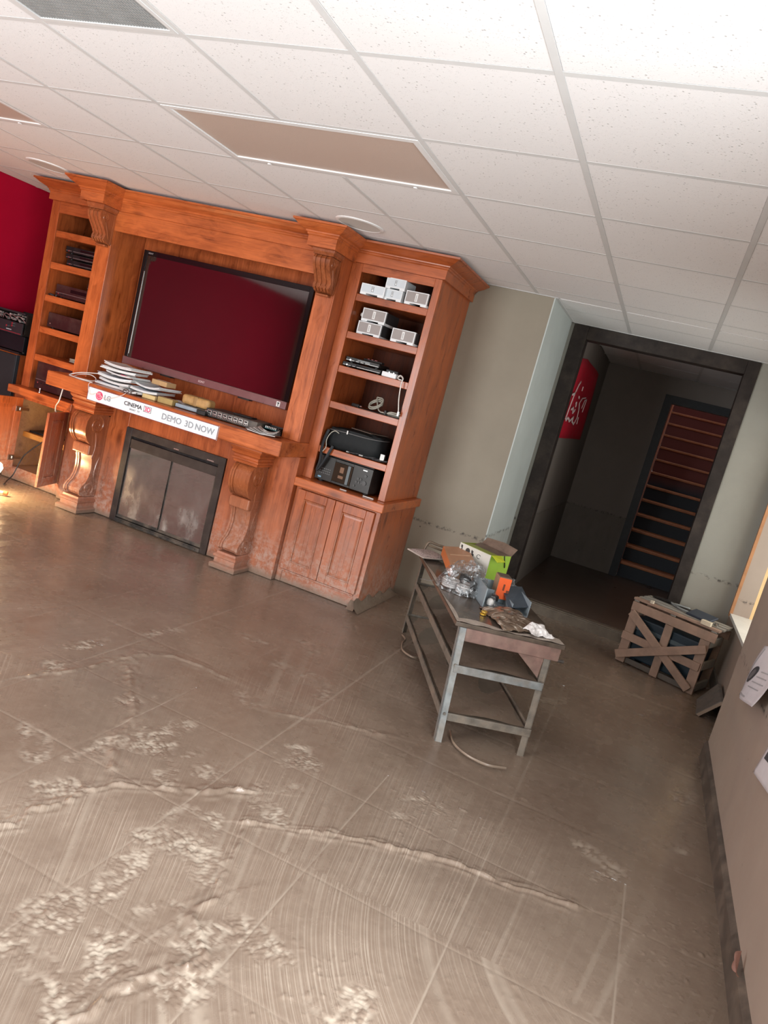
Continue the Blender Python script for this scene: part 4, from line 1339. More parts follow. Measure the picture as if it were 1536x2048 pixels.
obj('sheets', mb, plain('grey_sleeve', (.58, .56, .54), .25, var=.15), lp, local=True)
obj('sleeve_edge', MB().tube([(-.1, -.065, .01), (0, -.068, .004), (.1, -.065, .012)], .002, 5), PAPER, lp, local=True)
wc = thing('white_cable', 'thin white cable looping off the left end of the mantel', 'cable', (-.5, 2.3, MZ))
loop = [(-.11, 2.40, 1.12), (-.25, 2.42, 1.105), (-.38, 2.36, 1.075), (-.49, 2.28, 1.05), (-.56, 2.25, 1.02), (-.54, 2.22, 1.011), (-.44, 2.23, 1.010), (-.38, 2.28, 1.012), (-.40, 2.33, 1.03), (-.47, 2.34, 1.045),
        (-.53, 2.30, 1.03), (-.50, 2.22, 1.011), (-.42, 2.19, 1.0105), (-.36, 2.20, 1.0105), (-.30, 2.19, 1.0105)]


def smooth_path(P, n=6):
    P = [Vector(p) for p in P]
    out = []
    for i in range(len(P) - 1):
        p0, p1, p2, p3 = P[max(i - 1, 0)], P[i], P[i + 1], P[min(i + 2, len(P) - 1)]
        for k in range(n):
            t_ = k / n
            out.append(0.5 * ((2 * p1) + (-p0 + p2) * t_ + (2 * p0 - 5 * p1 + 4 * p2 - p3) * t_ ** 2 + (-p0 + 3 * p1 - 3 * p2 + p3) * t_ ** 3))
    return out + [P[-1]]


obj('strand', MB().tube(smooth_path(loop), .0035, 6), WCABLE, wc, smooth=60)
obj('strand', MB().tube(smooth_path([(-.29, 2.165, 1.012), (-.30, 2.16, .99), (-.27, 2.155, .93), (-.20, 2.16, .955), (-.13, 2.158, .93), (.0, 2.16, .985), (.03, 2.17, 1.012)]), .0018, 5), WCABLE, wc, smooth=60)
wc2 = thing('white_cable', 'white cable hanging from the left mantel end to the open cabinet door', 'cable', (-.66, 2.3, .9))
obj('strand', MB().tube(smooth_path([(-.575, 2.21, .898), (-.58, 2.21, .86), (-.60, 2.22, .80), (-.655, 2.26, .765), (-.70, 2.30, .735), (-.725, 2.33, .70), (-.735, 2.35, .692)]), .0042, 6), WCABLE, wc2, smooth=60)

# ------------------------------------------------------------------ things in the right bookcase


def amp_box(white, w=.172, d=.20):
    h = .072 if white else .088
    b = thing('amplifier_box', '', 'amplifier', (0, 0, -5), 0, 'silver amplifier boxes in the right bookcase')
    if white:
        shell, face, side = WHITEP, GREYS, WHITEP
    else:
        shell, face, side = WHITEP, GREYF, plain('dark_grey_side', (.035, .036, .038), .45)
    obj('shell', MB().box(-w / 2, w / 2, -d / 2 + .004, d / 2, .012, h), shell if white else side, b, bevel=.006, local=True, seg=3)
    obj('rim', MB().box(-w / 2, w / 2, -d / 2, -d / 2 + .02, .012, .018).box(-w / 2, w / 2, -d / 2, -d / 2 + .02, h - .005, h).box(-w / 2, -w / 2 + .006, -d / 2, -d / 2 + .02, .018, h - .005).box(w / 2 - .006, w / 2, -d / 2, -d / 2 + .02, .018, h - .005), shell, b, local=True, bevel=.001)
    obj('front_panel', MB().box(-w / 2 + .006, w / 2 - .006, -d / 2 + .001, -d / 2 + .006, .018, h - .005), face, b, local=True)
    obj('skid', MB().box(-w / 2, -w / 2 + .045, -d / 2, d / 2, 0, .016).box(w / 2 - .045, w / 2, -d / 2, d / 2, 0, .016).box(-w / 2 + .045, w / 2 - .045, -d / 2, -d / 2 + .012, .009, .016), shell, b, bevel=.002, local=True)
    y = -d / 2
    pl = obj('button_plate', MB().box(-.010, .010, y - .0015, y + .002, .024, h - .012), PAPER if not white else WHITEP, b, bevel=.001, local=True)
    mb = MB()
    if white:
        for (a, b_, c, e) in ((-.008, .008, .025, .0275), (-.008, .008, .0560, .0585), (-.008, -.006, .0275, .056), (.006, .008, .0275, .056), (-.006, .006, .040, .042), (-.003, .003, .046, .052)):
            mb.box(a, b_, y - .003, y - .0015, c, e)
    else:
        for k in range(5):
            mb.box(-.003, .003, y - .0025, y - .0015, .031 + k * .0075, .035 + k * .0075)
    o = obj('button_marks', mb, plain('label_ink', (.16, .17, .18), .5), b, local=True)
    o.parent = pl
    return b


pw, pg = amp_box(True), amp_box(False)
spots = [(pw, 1.512, 2.66, SR[0], .02, 1.0, 'white amplifier box alone at the left of the top shelf'),
         (pw, 1.655, 2.665, SR[0], -.06, .84, 'lower white amplifier box of the pair on the top shelf'),
         (pw, 1.662, 2.665, SR[0] + .0735, -.06, .84, 'upper white amplifier box of the pair on the top shelf'),
         (pg, 1.838, 2.66, SR[0], -.10, .95, 'grey fronted amplifier box at the right of the top shelf'),
         (pg, 1.540, 2.72, SR[1], -.08, 1.05, 'lower grey fronted amplifier box of the pair on the second shelf'),
         (pg, 1.552, 2.72, SR[1] + .0905, -.08, 1.05, 'upper grey fronted amplifier box of the pair on the second shelf'),
         (pg, 1.815, 2.66, SR[1], -.10, 1.0, 'grey fronted amplifier box at the right of the second shelf')]
seen = set()
for (p, x, y, zz, rz, sc, lab) in spots:
    if p in seen:
        o = dup(p, (x, y, zz + .0005), rz, lab)
    else:
        o = p
        o.location, o.rotation_euler, o['label'] = (x, y, zz + .0005), (0, 0, rz), lab
        seen.add(p)
    o.scale = (sc, sc, 1.0)
t = thing('power_cable', 'grey cable arching behind the leftmost white amplifier box', 'cable', (1.56, 2.80, SR[0]))
obj('strand', MB().tube(smooth_path([(1.52, 2.775, 2.12), (1.50, 2.80, 2.18), (1.545, 2.80, 2.205), (1.60, 2.79, 2.18), (1.612, 2.80, 2.08)]), .0045, 6), GCABLE, t, smooth=60)
t = thing('cable_plug', 'white round plug left of the stacked grey amplifier boxes', 'plug', (1.425, 2.70, SR[1]))
obj('plug', MB().cyl((1.425, 2.69, SR[1] + .135), (0, 1, 0), .014, .03, 14), WCABLE, t, smooth=40)
obj('strand', MB().tube(smooth_path([(1.425, 2.72, SR[1] + .135), (1.42, 2.78, SR[1] + .12), (1.42, 2.80, SR[1] + .03), (1.43, 2.80, SR[1] + .005)]), .004, 6), WCABLE, t)


def deck(label, x0, x1, y0, y1, z0, h, m, rz=0, cat='audio component', group=None, marks=3, glint=True, name='audio_component'):
    w, d = x1 - x0, y1 - y0
    t = thing(name, label, cat, ((x0 + x1) / 2, (y0 + y1) / 2, z0), rz, group)
    obj('chassis', MB().box(-w / 2, w / 2, -d / 2 + .012, d / 2, .008, h), m, t, bevel=.003, local=True)
    obj('front_panel', MB().box(-w / 2, w / 2, -d / 2, -d / 2 + .012, .008, h), m, t, bevel=.003, local=True)
    f = MB()
    for (a, b) in ((-1, -1), (1, -1), (-1, 1), (1, 1)):
        f.cyl((a * (w / 2 - .03), b * (d / 2 - .04), 0), 'z', .014, .008, 12)
    obj('foot', f, BLACK, t, local=True)
    if glint:
        obj('display', MB().box(-w * .15, w * .22, -d / 2 - .001, -d / 2 + .002, h * .55, h * .8), BEZEL, t, local=True)
        obj('trim_strip', MB().box(-w / 2 + .004, w / 2 - .004, -d / 2 - .001, -d / 2 + .001, h * .36, h * .36 + .003), plain('dull_silver', (.32, .31, .3), .4, .6), t, local=True)
    for k in range(marks):
        x = -w / 2 + .035 + k * .035
        obj('button', MB().cyl((x, -d / 2 + .001, h * .22 + .008), (0, -1, 0), .006, .004, 12), CHROME if k == 0 else BLACK, t, local=True)
    return t


deck('black thin disc player at the bottom of the third shelf stack', 1.40, 1.69, 2.62, 2.86, SR[2] + .0005, .034, BLACK, .0, group='black players on the third shelf of the right bookcase')
deck('black set top box on top of the thin disc player on the third shelf', 1.41, 1.66, 2.63, 2.84, SR[2] + .036, .036, BLACK, .04, group='black players on the third shelf of the right bookcase', marks=4)
t = thing('remote_control', 'black remote with silver keys on the third shelf players', 'remote', (1.60, 2.68, SR[2] + .0735), -.15)
obj('body', MB().box(-.075, .075, -.02, .02, 0, .014), BLACK, t, bevel=.004, local=True)
obj('keys', MB().box(-.05, -.035, -.008, .008, .014, .017).box(-.02, -.004, -.008, .008, .014, .017).box(.01, .03, -.01, .01, .014, .017), CHROME, t, local=True)
t = thing('white_adapter', 'white rectangular power adapter at the right of the third shelf', 'adapter', (1.765, 2.625, SR[2] + .0005), -.1)
obj('body', MB().box(-.055, .055, -.03, .03, 0, .034), WHITEP, t, bevel=.006, local=True, seg=3)
obj('cord', MB().tube([(x - 1.765, y - 2.625, zz - SR[2]) for x, y, zz in smooth_path([(1.82, 2.625, 1.60), (1.85, 2.62, 1.61), (1.875, 2.60, 1.59), (1.86, 2.585, 1.587), (1.835, 2.60, 1.595), (1.85, 2.60, 1.615), (1.885, 2.578, 1.60), (1.888, 2.566, 1.56), (1.898, 2.566, 1.47), (1.915, 2.566, 1.40), (1.921, 2.566, 1.375)])], .004, 6), WCABLE, t, local=True, smooth=60)
obj('cord_end', MB().cyl((1.921 - 1.765, 2.566 - 2.625, 1.352 - SR[2]), 'z', .008, .03, 10), WHITEP, t, local=True)
t = thing('black_adapter', 'black adapter block behind the white power adapter', 'adapter', (1.74, 2.72, SR[2] + .0005), .1)
obj('body', MB().box(-.045, .045, -.03, .03, 0, .055), BLACK, t, bevel=.005, local=True)
obj('prong', MB().box(-.02, -.012, -.036, -.03, .03, .04).box(.012, .02, -.036, -.03, .03, .04), CHROME, t, local=True)
t = thing('cable_coil', 'tangle of beige cable on the fourth shelf', 'cable', (1.76, 2.64, SR[3]))
P = [(1.70 + .045 * math.cos(a), 2.66 + .03 * math.sin(a), SR[3] + .042 + .034 * math.sin(a + .4) + .002 * a) for a in np.linspace(0, 4.6 * PI, 40)]
P += [(1.74, 2.64, SR[3] + .02), (1.80, 2.62, SR[3] + .016), (1.86, 2.63, SR[3] + .02), (1.90, 2.66, SR[3] + .012), (1.85, 2.68, SR[3] + .007), (1.78, 2.66, SR[3] + .006), (1.84, 2.62, SR[3] + .03), (1.90, 2.64, SR[3] + .03)]
obj('strand', MB().tube(smooth_path(P, 3), .0052, 6), GCABLE, t, smooth=60)
obj('tie', MB().box(1.795, 1.81, 2.60, 2.65, SR[3] + .004, SR[3] + .034), BLACK, t, bevel=.003)
t = thing('small_adapter', 'small black gadget lying at the middle of the fourth shelf', 'adapter', (1.56, 2.66, SR[3] + .0005), -.2)
obj('body', MB().box(-.03, .03, -.018, .018, 0, .022), BLACK, t, bevel=.003, local=True)
obj('jack', MB().cyl((.03, 0, .011), 'x', .006, .02, 10), CHROME, t, local=True)
t = thing('black_strip', 'flat black mat along the fourth shelf under the cable tangle', 'mat', (1.75, 2.72, SR[3] + .0005))
obj('sheet', MB().box(1.60, 1.915, 2.60, 2.90, SR[3] + .0003, SR[3] + .0022), BLACK, t)
# black carrying bag on the fifth shelf
t = thing('carrying_bag', 'black padded carrying bag lying on the fifth shelf, strap hanging down', 'bag', (1.62, 2.68, SR[4]))
mb = MB()


def bagfn(u, v):
    a = u * 2 * PI
    ca, sa = math.cos(a), math.sin(a)
    sq = lambda q: math.copysign(abs(q) ** .45, q)
    hx, hy = .215, .15
    prof = [0.0, .9, 1.0, 1.0, .99, .95, .55, 0.0][min(7, int(round(v * 7)))]
    zz = [0.002, 0.004, .02, .07, .12, .15, .158, .160][min(7, int(round(v * 7)))]
    zz += .016 * (ca * .5) * (v > .5) + .004 * math.sin(7 * a)
    return (1.625 + hx * prof * sq(ca), 2.74 + hy * prof * sq(sa), SR[4] + zz)


mb.grid(44, 7, bagfn)
obj('body', mb, plain('black_nylon', (.010, .012, .013), .6, spec=.2, var=.3, scale=30, bump=.2), t, smooth=60)
obj('zip', MB().tube([(1.625 + .214 * math.copysign(abs(math.cos(a)) ** .45, math.cos(a)), 2.74 + .153 * math.copysign(abs(math.sin(a)) ** .45, math.sin(a)), SR[4] + .134 + .01 * math.cos(a)) for a in np.linspace(PI, 2 * PI, 40)], .0035, 5), plain('grey_zip', (.1, .1, .1), .5), t)
obj('tag', MB().box(1.575, 1.583, 2.582, 2.586, SR[4] + .125, SR[4] + .15), PAPER, t)
obj('strap', MB().tube(smooth_path([(1.43, 2.60, SR[4] + .12), (1.425, 2.572, SR[4] + .04), (1.43, 2.562, SR[4] - .03), (1.44, 2.560, SR[4] - .10), (1.43, 2.563, SR[4] - .17), (1.46, 2.568, SR[4] - .11), (1.49, 2.57, SR[4] - .02), (1.50, 2.575, SR[4] + .02)]), .011, 6), plain('black_webbing', (.02, .022, .025), .7), t, smooth=60)
obj('cord', MB().tube(smooth_path([(1.52, 2.583, SR[4] + .115), (1.49, 2.575, SR[4] + .125), (1.46, 2.575, SR[4] + .10), (1.445, 2.57, SR[4] + .05), (1.455, 2.565, SR[4] + .0), (1.43, 2.56, SR[4] - .06), (1.44, 2.56, SR[4] - .13)]), .0035, 5), GCABLE, t, smooth=60)
obj('panel_flap', MB().add([(1.55, 2.70, SR[4] + .168), (1.72, 2.66, SR[4] + .168), (1.80, 2.80, SR[4] + .172), (1.60, 2.82, SR[4] + .170)], [(0, 1, 2, 3)]), plain('brown_lining', (.09, .06, .045), .7), t, solid=.006)
t = thing('cable_bundle', 'black cables with silver plugs strewn along the front of the fifth shelf', 'cable', (1.8, 2.62, SR[4]))
mb = MB()
for k in range(5):
    x = 1.66 + k * .05
    mb.tube(smooth_path([(x - .06, 2.60, SR[4] + .008), (x, 2.595 + .01 * (k % 2), SR[4] + .012), (x + .05, 2.61, SR[4] + .02), (x + .07, 2.68, SR[4] + .01)]), .006, 6)
obj('strand', mb, BCABLE, t, smooth=60)
obj('plug', MB().cyl((1.60, 2.598, SR[4] + .009), 'x', .006, .03, 10).cyl((1.70, 2.593, SR[4] + .012), 'x', .007, .03, 10).box(1.85, 1.88, 2.60, 2.62, SR[4] + .01, SR[4] + .06), plain('worn_silver', (.3, .3, .29), .4, .7), t)
# carousel disc changer on the counter
dc = thing('disc_changer', 'large black disc changer with a window door at the foot of the right bookcase', 'audio component', (1.625, 2.74, .769), -.04)
obj('chassis', MB().box(-.215, .215, -.13, .20, .012, .185), BLACK, dc, bevel=.006, local=True)
obj('top_dome', MB().prism([(-.215, .186), (.215, .186), (.20, .200), (.10, .214), (-.10, .216), (-.20, .203)], 'y', -.12, .2), BLACK, dc, local=True, bevel=.004)
obj('front_panel', MB().box(-.215, -.08, -.142, -.13, .014, .186).box(.065, .215, -.142, -.13, .014, .186).box(-.08, .065, -.142, -.13, .014, .030).box(-.08, .065, -.142, -.13, .165, .186), plain('satin_black_panel', (.022, .021, .02), .3), dc, local=True, bevel=.002)
w_ = obj('window_door', MB().box(-.079, .064, -.147, -.136, .031, .164), plain('smoked_window', (.03, .018, .012), .12), dc, local=True, bevel=.003)
o = obj('door_bar', MB().box(.028, .05, -.153, -.147, .031, .164), plain('slate_bar', (.10, .12, .13), .35), dc, local=True, bevel=.002)
o.parent = w_
o = obj('disc_mechanism', MB().box(-.035, .005, -.1485, -.147, .06, .08).box(-.03, .0, -.1485, -.147, .10, .14), plain('amber_glints', (.16, .07, .03), .4), dc, local=True)
o.parent = w_
mb = MB()
for r in range(3):
    for c in range(6):
        mb.box(-.185 + c * .015, -.177 + c * .015, -.1445, -.142, .06 + r * .016, .066 + r * .016)
tag(obj('key_rows', mb, plain('grey_keys', (.13, .13, .13), .4), dc, local=True), kind='stuff')
for (x, zz, r) in ((.11, .075, .008), (.13, .075, .008), (.15, .075, .008), (.12, .10, .008), (.14, .10, .008), (.17, .08, .016), (.17, .13, .01), (.10, .045, .007)):
    obj('knob', MB().cyl((x, -.142, zz), (0, -1, 0), r, .007, 16), plain('knob_black', (.05, .05, .05), .35), dc, local=True)
obj('jog_light', MB().box(-.19, -.165, -.1445, -.142, .028, .038), plain('pale_blue_light', (.2, .4, .55), .3), dc, local=True)
obj('name_bar', MB().box(.14, .172, -.1435, -.142, .163, .170), CHROME, dc, local=True)
obj('foot', MB().cyl((-.18, -.1, 0), 'z', .02, .012, 14).cyl((.18, -.1, 0), 'z', .02, .012, 14).cyl((-.18, .16, 0), 'z', .02, .012, 14).cyl((.18, .16, 0), 'z', .02, .012, 14), BLACK, dc, local=True)
t = thing('rack_screws', 'silver clip lying on the right countertop before the disc changer', 'clip', (1.86, 2.55, .769))
obj('clip', MB().box(1.82, 1.90, 2.545, 2.553, .7695, .775).box(1.65, 1.70, 2.53, 2.54, .7695, .774), plain('grey_clip', (.42, .4, .38), .4, .5), t)

# ------------------------------------------------------------------ left bookcase components
LG_ = 'dark audio components in the left bookcase'
z0 = SL[1] + .0005
for k, (h, dx, lab) in enumerate(((.052, .02, 'thin black player lowest on the second shelf of the left bookcase'), (.046, .0, 'thin black player midway in the second shelf stack of the left bookcase'), (.055, -.01, 'black player topmost in the second shelf stack of the left bookcase'))):
    deck(lab, -1.235 + dx, -.815, 2.66, 2.95, z0, h, BLACK, 0, group=LG_, marks=2)
    z0 += h + .0005
deck('black tuner, red reflection put in its colour, on the third shelf of the left bookcase', -1.255, -.815, 2.64, 2.95, SL[2] + .0005, .105, REDREFL, 0, group=LG_, marks=3)
deck('small black box behind the tuner on the third shelf of the left bookcase', -1.05, -.83, 2.75, 2.96, SL[2] + .1065, .06, BLACK, 0, group=LG_, marks=1)
deck('plain black amplifier, red reflection put in its colour, on the fourth shelf of the left bookcase', -1.285, -.815, 2.64, 2.98, SL[3] + .0005, .125, REDREFL, 0, group=LG_, marks=1, glint=False)
deck('tall black receiver at the foot of the left bookcase behind the mantel end', -1.285, -.815, 2.62, 3.0, .769, .235, REDREFL, 0, group=LG_, marks=5)
t = thing('wire_loop', 'loops of grey wire on the fifth shelf of the left bookcase', 'cable', (-.92, 2.62, SL[4]))
obj('strand', MB().tube([(-.93 + .03 * math.cos(a), 2.62 + .012 * math.sin(a), SL[4] + .008 + .0016 * a) for a in np.linspace(0, 6 * PI, 40)], .004, 6), GCABLE, t, smooth=60)
obj('strand', MB().tube([(-.83 + .022 * math.cos(a), 2.62 + .01 * math.sin(a), SL[4] + .10 + .03 * math.sin(a)) for a in np.linspace(0.4, 5.4, 24)], .003, 6), GCABLE, t, smooth=60)
t = thing('metal_post', 'little metal finial standing on the left countertop', 'finial', (-1.11, 2.52, .7685))
obj('post', MB().lathe((-1.11, 2.52, .7685), [(0.0001, 0), (.012, 0), (.012, .004), (.005, .008), (.005, .022), (.010, .026), (.010, .034), (.0001, .038)], 16), CHROME, t, smooth=40)
t = thing('small_cables', 'dark bits of cable on the third shelf edge of the left bookcase', 'cable', (-1.25, 2.60, SL[2]))
obj('strand', MB().tube([(-1.285, 2.61, SL[2] + .007), (-1.26, 2.60, SL[2] + .012), (-1.235, 2.615, SL[2] + .007)], .007, 6).cyl((-1.20, 2.60, SL[2] + .001), 'z', .006, .016, 10), BCABLE, t)
# open cabinet contents
t = thing('dark_slab', 'thin dark tablet lying on the shelf inside the open left cabinet', 'tablet', (-1.21, 2.80, .3905), .12)
obj('slab', MB().box(-.12, .17, -.10, .10, .0, .016), BLACK, t, bevel=.004, local=True)
t = thing('extension_cable', 'black cord trailing from the shelf out of the open left cabinet to the floor', 'cable', (-1.1, 2.6, .3))
obj('strand', MB().tube(smooth_path([(-1.06, 2.75, .395), (-1.07, 2.66, .392), (-1.09, 2.62, .36), (-1.15, 2.54, .25), (-1.17, 2.51, .18), (-1.18, 2.47, .06), (-1.16, 2.40, .012), (-1.08, 2.30, .010)]), .005, 6), BCABLE, t, smooth=60)

# ------------------------------------------------------------------ by the red wall: speaker, component, open receiver
sp = thing('floor_speaker', 'tall floor speaker with black grille front and cherry side by the red wall', 'speaker', (-1.84, 2.9, 0))
obj('cabinet', MB().box(-2.03, -1.66, 2.775, 3.20, .0, .985), W['z'], sp, bevel=.004)
obj('grille', MB().box(-2.025, -1.668, 2.742, 2.765, .03, .975), plain('charcoal_cloth', (.022, .020, .022), .9, var=.1, scale=200), sp, bevel=.01)
obj('grille_edge', MB().box(-1.668, -1.659, 2.744, 2.78, .02, .98), plain('bluish_black_edge', (.03, .036, .042), .5), sp, bevel=.003)
obj('top_cap', MB().box(-2.035, -1.652, 2.75, 3.205, .9855, 1.005), BLACK, sp, bevel=.004)
deck('plain black box under the open receiver on the floor speaker', -2.03, -1.60, 2.74, 3.10, 1.0055, .14, plain('blue_black', (.008, .011, .014), .4, spec=.25), 0, group='black boxes stacked on the floor speaker', marks=0, glint=False)
rc = thing('open_receiver', 'black receiver without its lid, wiring exposed, on top of the stack by the red wall', 'audio component', (-1.82, 2.9, 1.146))
obj('chassis', MB().box(-2.05, -1.59, 2.70, 3.1, 1.15, 1.165).box(-2.05, -1.59, 3.09, 3.1, 1.165, 1.34).box(-1.60, -1.59, 2.72, 3.09, 1.165, 1.33).box(-2.05, -2.04, 2.72, 3.09, 1.165, 1.33), BLACK, rc)
obj('front_panel', MB().box(-2.05, -1.59, 2.69, 2.702, 1.15, 1.25).box(-2.05, -1.59, 2.692, 2.70, 1.325, 1.34), plain('slate_black', (.02, .024, .028), .3), rc, bevel=.002)
mb = MB()
rr_ = random.Random(5)
for k in range(26):
    x, zz = rr_.uniform(-2.02, -1.62), rr_.uniform(1.255, 1.315)
    mb.box(x, x + rr_.uniform(.006, .022), 2.70, 2.71 + rr_.uniform(0, .04), zz, zz + rr_.uniform(.004, .016))
obj('circuit_parts', mb, plain('mixed_parts', (.30, .29, .28), .4, .3, var=.9, scale=60), rc)
mb = MB()
for k in range(5):
    x = -2.0 + k * .07
    mb.tube(smooth_path([(x, 2.72, 1.26), (x + .03, 2.71, 1.30), (x + .08, 2.715, 1.29), (x + .11, 2.73, 1.26)]), .004, 5)
obj('wiring', mb, plain('grey_red_wire', (.2, .1, .1), .5, var=.6), rc, smooth=60)
for (x, zz) in ((-1.70, 1.215), (-1.70, 1.235), (-1.76, 1.205)):
    obj('knob', MB().cyl((x, 2.69, zz), (0, -1, 0), .009, .012, 14), CHROME, rc, smooth=40)
obj('lower_trim', MB().box(-1.86, -1.60, 2.6885, 2.69, 1.158, 1.164), CHROME, rc)
obj('name_print', MB().box(-1.77, -1.71, 2.6885, 2.69, 1.176, 1.184), plain('grey_print', (.35, .37, .4), .4), rc)

# ------------------------------------------------------------------ workbench
TZ = .56
BR_ = math.atan2(.454, .891)
BO = (2.95, 1.24, 0)
BM = frame_at(BO, BR_)
STEEL = plain('muddy_grey_steel', (.21, .225, .225), .5, .2, var=.3, scale=26, dusty=.6, bump=.2)
STEELM = plain('mud_caked_steel', (.14, .125, .105), .5, var=.35, scale=24, dusty=.8, bump=.3)
TOPM = plain('wet_muddy_board', (.085, .066, .052), .22, var=.45, scale=9, dusty=.3, bump=.15)
SHM = plain('mud_covered_shelf', (.14, .115, .09), .25, var=.25, scale=6, bump=.1)
APR = plain('muddy_red_plank', (.20, .12, .10), .45, var=.3, scale=16, dusty=.4)
tb = thing('workbench', 'low mud-caked steel workbench with two shelves standing in the mud', 'table', BO, BR_)
k_ = N('scraped_edge')
o = obj('tabletop', MB().hexa([(-.012, -.012, TZ - .022), (.535, -.02, TZ - .022), (.52, 1.285, TZ - .022), (-.01, 1.28, TZ - .022)], [(-.012, -.012, TZ), (.535, -.02, TZ), (.52, 1.285, TZ), (-.01, 1.28, TZ)]), TOPM, tb, local=True, bevel=.004)
mb = MB()
mb.grid(24, 3, lambda u, v: (-.01 + .54 * u, -.012 + (.05 + .03 * math.sin(9 * u) + .05 * max(0, u - .6)) * v, TZ + .0012 + .004 * (1 - v) * (.5 + .5 * math.sin(31 * u))))
mb.grid(30, 3, lambda u, v: (-.010 + (.016 + .010 * math.sin(13 * u)) * v, -.01 + 1.28 * u, TZ + .0012 + .003 * (1 - v)))
obj('pale_mud_edge', mb, plain('drying_pale_mud', (.42, .37, .32), .6, var=.25, scale=40, bump=.4), tb, local=True, smooth=60)
legs = [((.03, .01), (.04, -.08), STEEL), ((.475, .02), (.455, -.06), STEELM), ((.03, 1.25), (.05, 1.36), STEELM), ((.475, 1.25), (.47, 1.34), STEELM)]
for (tx, ty), (fx, fy), m in legs:
    sx = 1 if tx > .2 else -1
    sy = 1 if ty > .6 else -1
    a, b = Vector((fx, fy, -.01)), Vector((tx, ty, TZ - .024))
    m2 = MB()
    d = (b - a)
    w, th = .034, .005
    for (x0, x1, y0, y1) in ((-w / 2, w / 2, sy * w / 2 - (th if sy > 0 else 0), sy * w / 2 + (th if sy < 0 else 0)), (sx * w / 2 - (th if sx > 0 else 0), sx * w / 2 + (th if sx < 0 else 0), -w / 2, w / 2)):
        lo = [(a.x + x0, a.y + y0, a.z), (a.x + x1, a.y + y0, a.z), (a.x + x1, a.y + y1, a.z), (a.x + x0, a.y + y1, a.z)]
        hi = [(b.x + x0, b.y + y0, b.z), (b.x + x1, b.y + y0, b.z), (b.x + x1, b.y + y1, b.z), (b.x + x0, b.y + y1, b.z)]
        m2.hexa(lo, hi)
    lg_ = obj('leg', m2, m, tb, local=True)
    for zz in (.13, .36):
        f = zz / TZ
        p = a.lerp(b, f)
        o = obj('bolt', MB().cyl((p.x, p.y + sy * (w / 2), zz), (0, sy, 0), .007, .006, 8), STEELM, tb, local=True)
        o.parent = lg_
for (zz, y0, y1, e) in ((.355, -.03, 1.30, .024), (.125, -.055, 1.335, .036)):
    obj('shelf_board', MB().box(.045, .455, y0 + .01, y1 - .01, zz - .012, zz), SHM, tb, local=True, bevel=.002)
    mb = MB()
    mb.grid(26, 10, lambda u, v, zz=zz, y0=y0, y1=y1: (.05 + .40 * v, y0 + .015 + (y1 - y0 - .03) * u, zz + .003 + .004 * math.sin(5 * u + 3 * v) + .003 * math.sin(17 * u - 9 * v)))
    obj('mud_layer', mb, MUDM, tb, local=True, smooth=60)
    for (p, q, m) in (((.03, y0 - .012, zz - .01), (.475, y0 - .012, zz - .01), STEEL if zz > .2 else STEELM), ((.03, y1 + .012, zz - .01), (.475, y1 + .012, zz - .01), STEELM), ((.030, y0, zz - .01), (.030, y1, zz - .01), STEELM), ((.475, y0, zz - .01), (.475, y1, zz - .01), STEELM)):
        obj('shelf_rail', MB().beam(p, q, .010, .038), m, tb, local=True, bevel=.002)
obj('apron', MB().box(.048, .525, -.008, .012, TZ - .088, TZ - .023), APR, tb, local=True, bevel=.003)
obj('apron', MB().box(.048, .525, 1.255, 1.275, TZ - .088, TZ - .023), APR, tb, local=True, bevel=.003)
obj('apron', MB().box(.500, .525, .013, 1.254, TZ - .09, TZ - .023), APR, tb, local=True, bevel=.003)
obj('gusset', MB().prism([(.455, TZ - .09), (.325, TZ - .09), (.452, TZ - .19)], 'y', .0, .012), APR, tb, local=True)
obj('hook', MB().cyl((.525, .0, TZ - .085), 'x', .008, .03, 8), BLACKM, tb, local=True)


def BL(x, y, zz):
    return tuple(BM @ Vector((x, y, zz)))


# ---- what lies on the bench
TP = TZ + .0015
k = N('speckled_fabric')
v_ = k.voro(k.obco(), 95)
SPK = k.fin(k.mix(k.rng(v_, .25, .35, 1, 0), (.38, .31, .29), (.09, .07, .075)), .7)
t = thing('speckled_pouch', 'grey speckled padded pouch at the far left corner of the workbench', 'pouch', BL(.03, 1.20, TP), BR_ + .5)


def pillow(w, d, h, n=12, sag=0.0, seed=0, rough=0.0):
    rn = random.Random(seed)
    ph = [rn.uniform(0, 6) for _ in range(6)]
    vs, fs = [], []
    for s in (1, -1):
        for i in range(n + 1):
            for j in range(n + 1):
                u, v = i / n * 2 - 1, j / n * 2 - 1
                e = max(0, (1 - u ** 4) * (1 - v ** 4)) ** .5
                wr = rough * e * (math.sin(5 * u + ph[0] + 3 * v) + math.sin(9 * v - 4 * u + ph[1]) * .7 + math.sin(15 * u + 11 * v + ph[2]) * .4)
                zz = h * .5 + (h * .5 * e + wr) * (1 if s > 0 else -1) * (1 if s > 0 else .9)
                vs.append((u * w / 2, v * d / 2, max(zz, .0006)))
    N1 = (n + 1) ** 2
    for s in range(2):
        for i in range(n):
            for j in range(n):
                a = s * N1 + i * (n + 1) + j
                fs.append((a, a + n + 1, a + n + 2, a + 1))
    for i in range(n):
        for (a, b) in ((i * (n + 1), (i + 1) * (n + 1)), (i * (n + 1) + n, (i + 1) * (n + 1) + n), (i, i + 1), (n * (n + 1) + i, n * (n + 1) + i + 1)):
            fs.append((a, b, b + N1, a + N1))
    return vs, fs


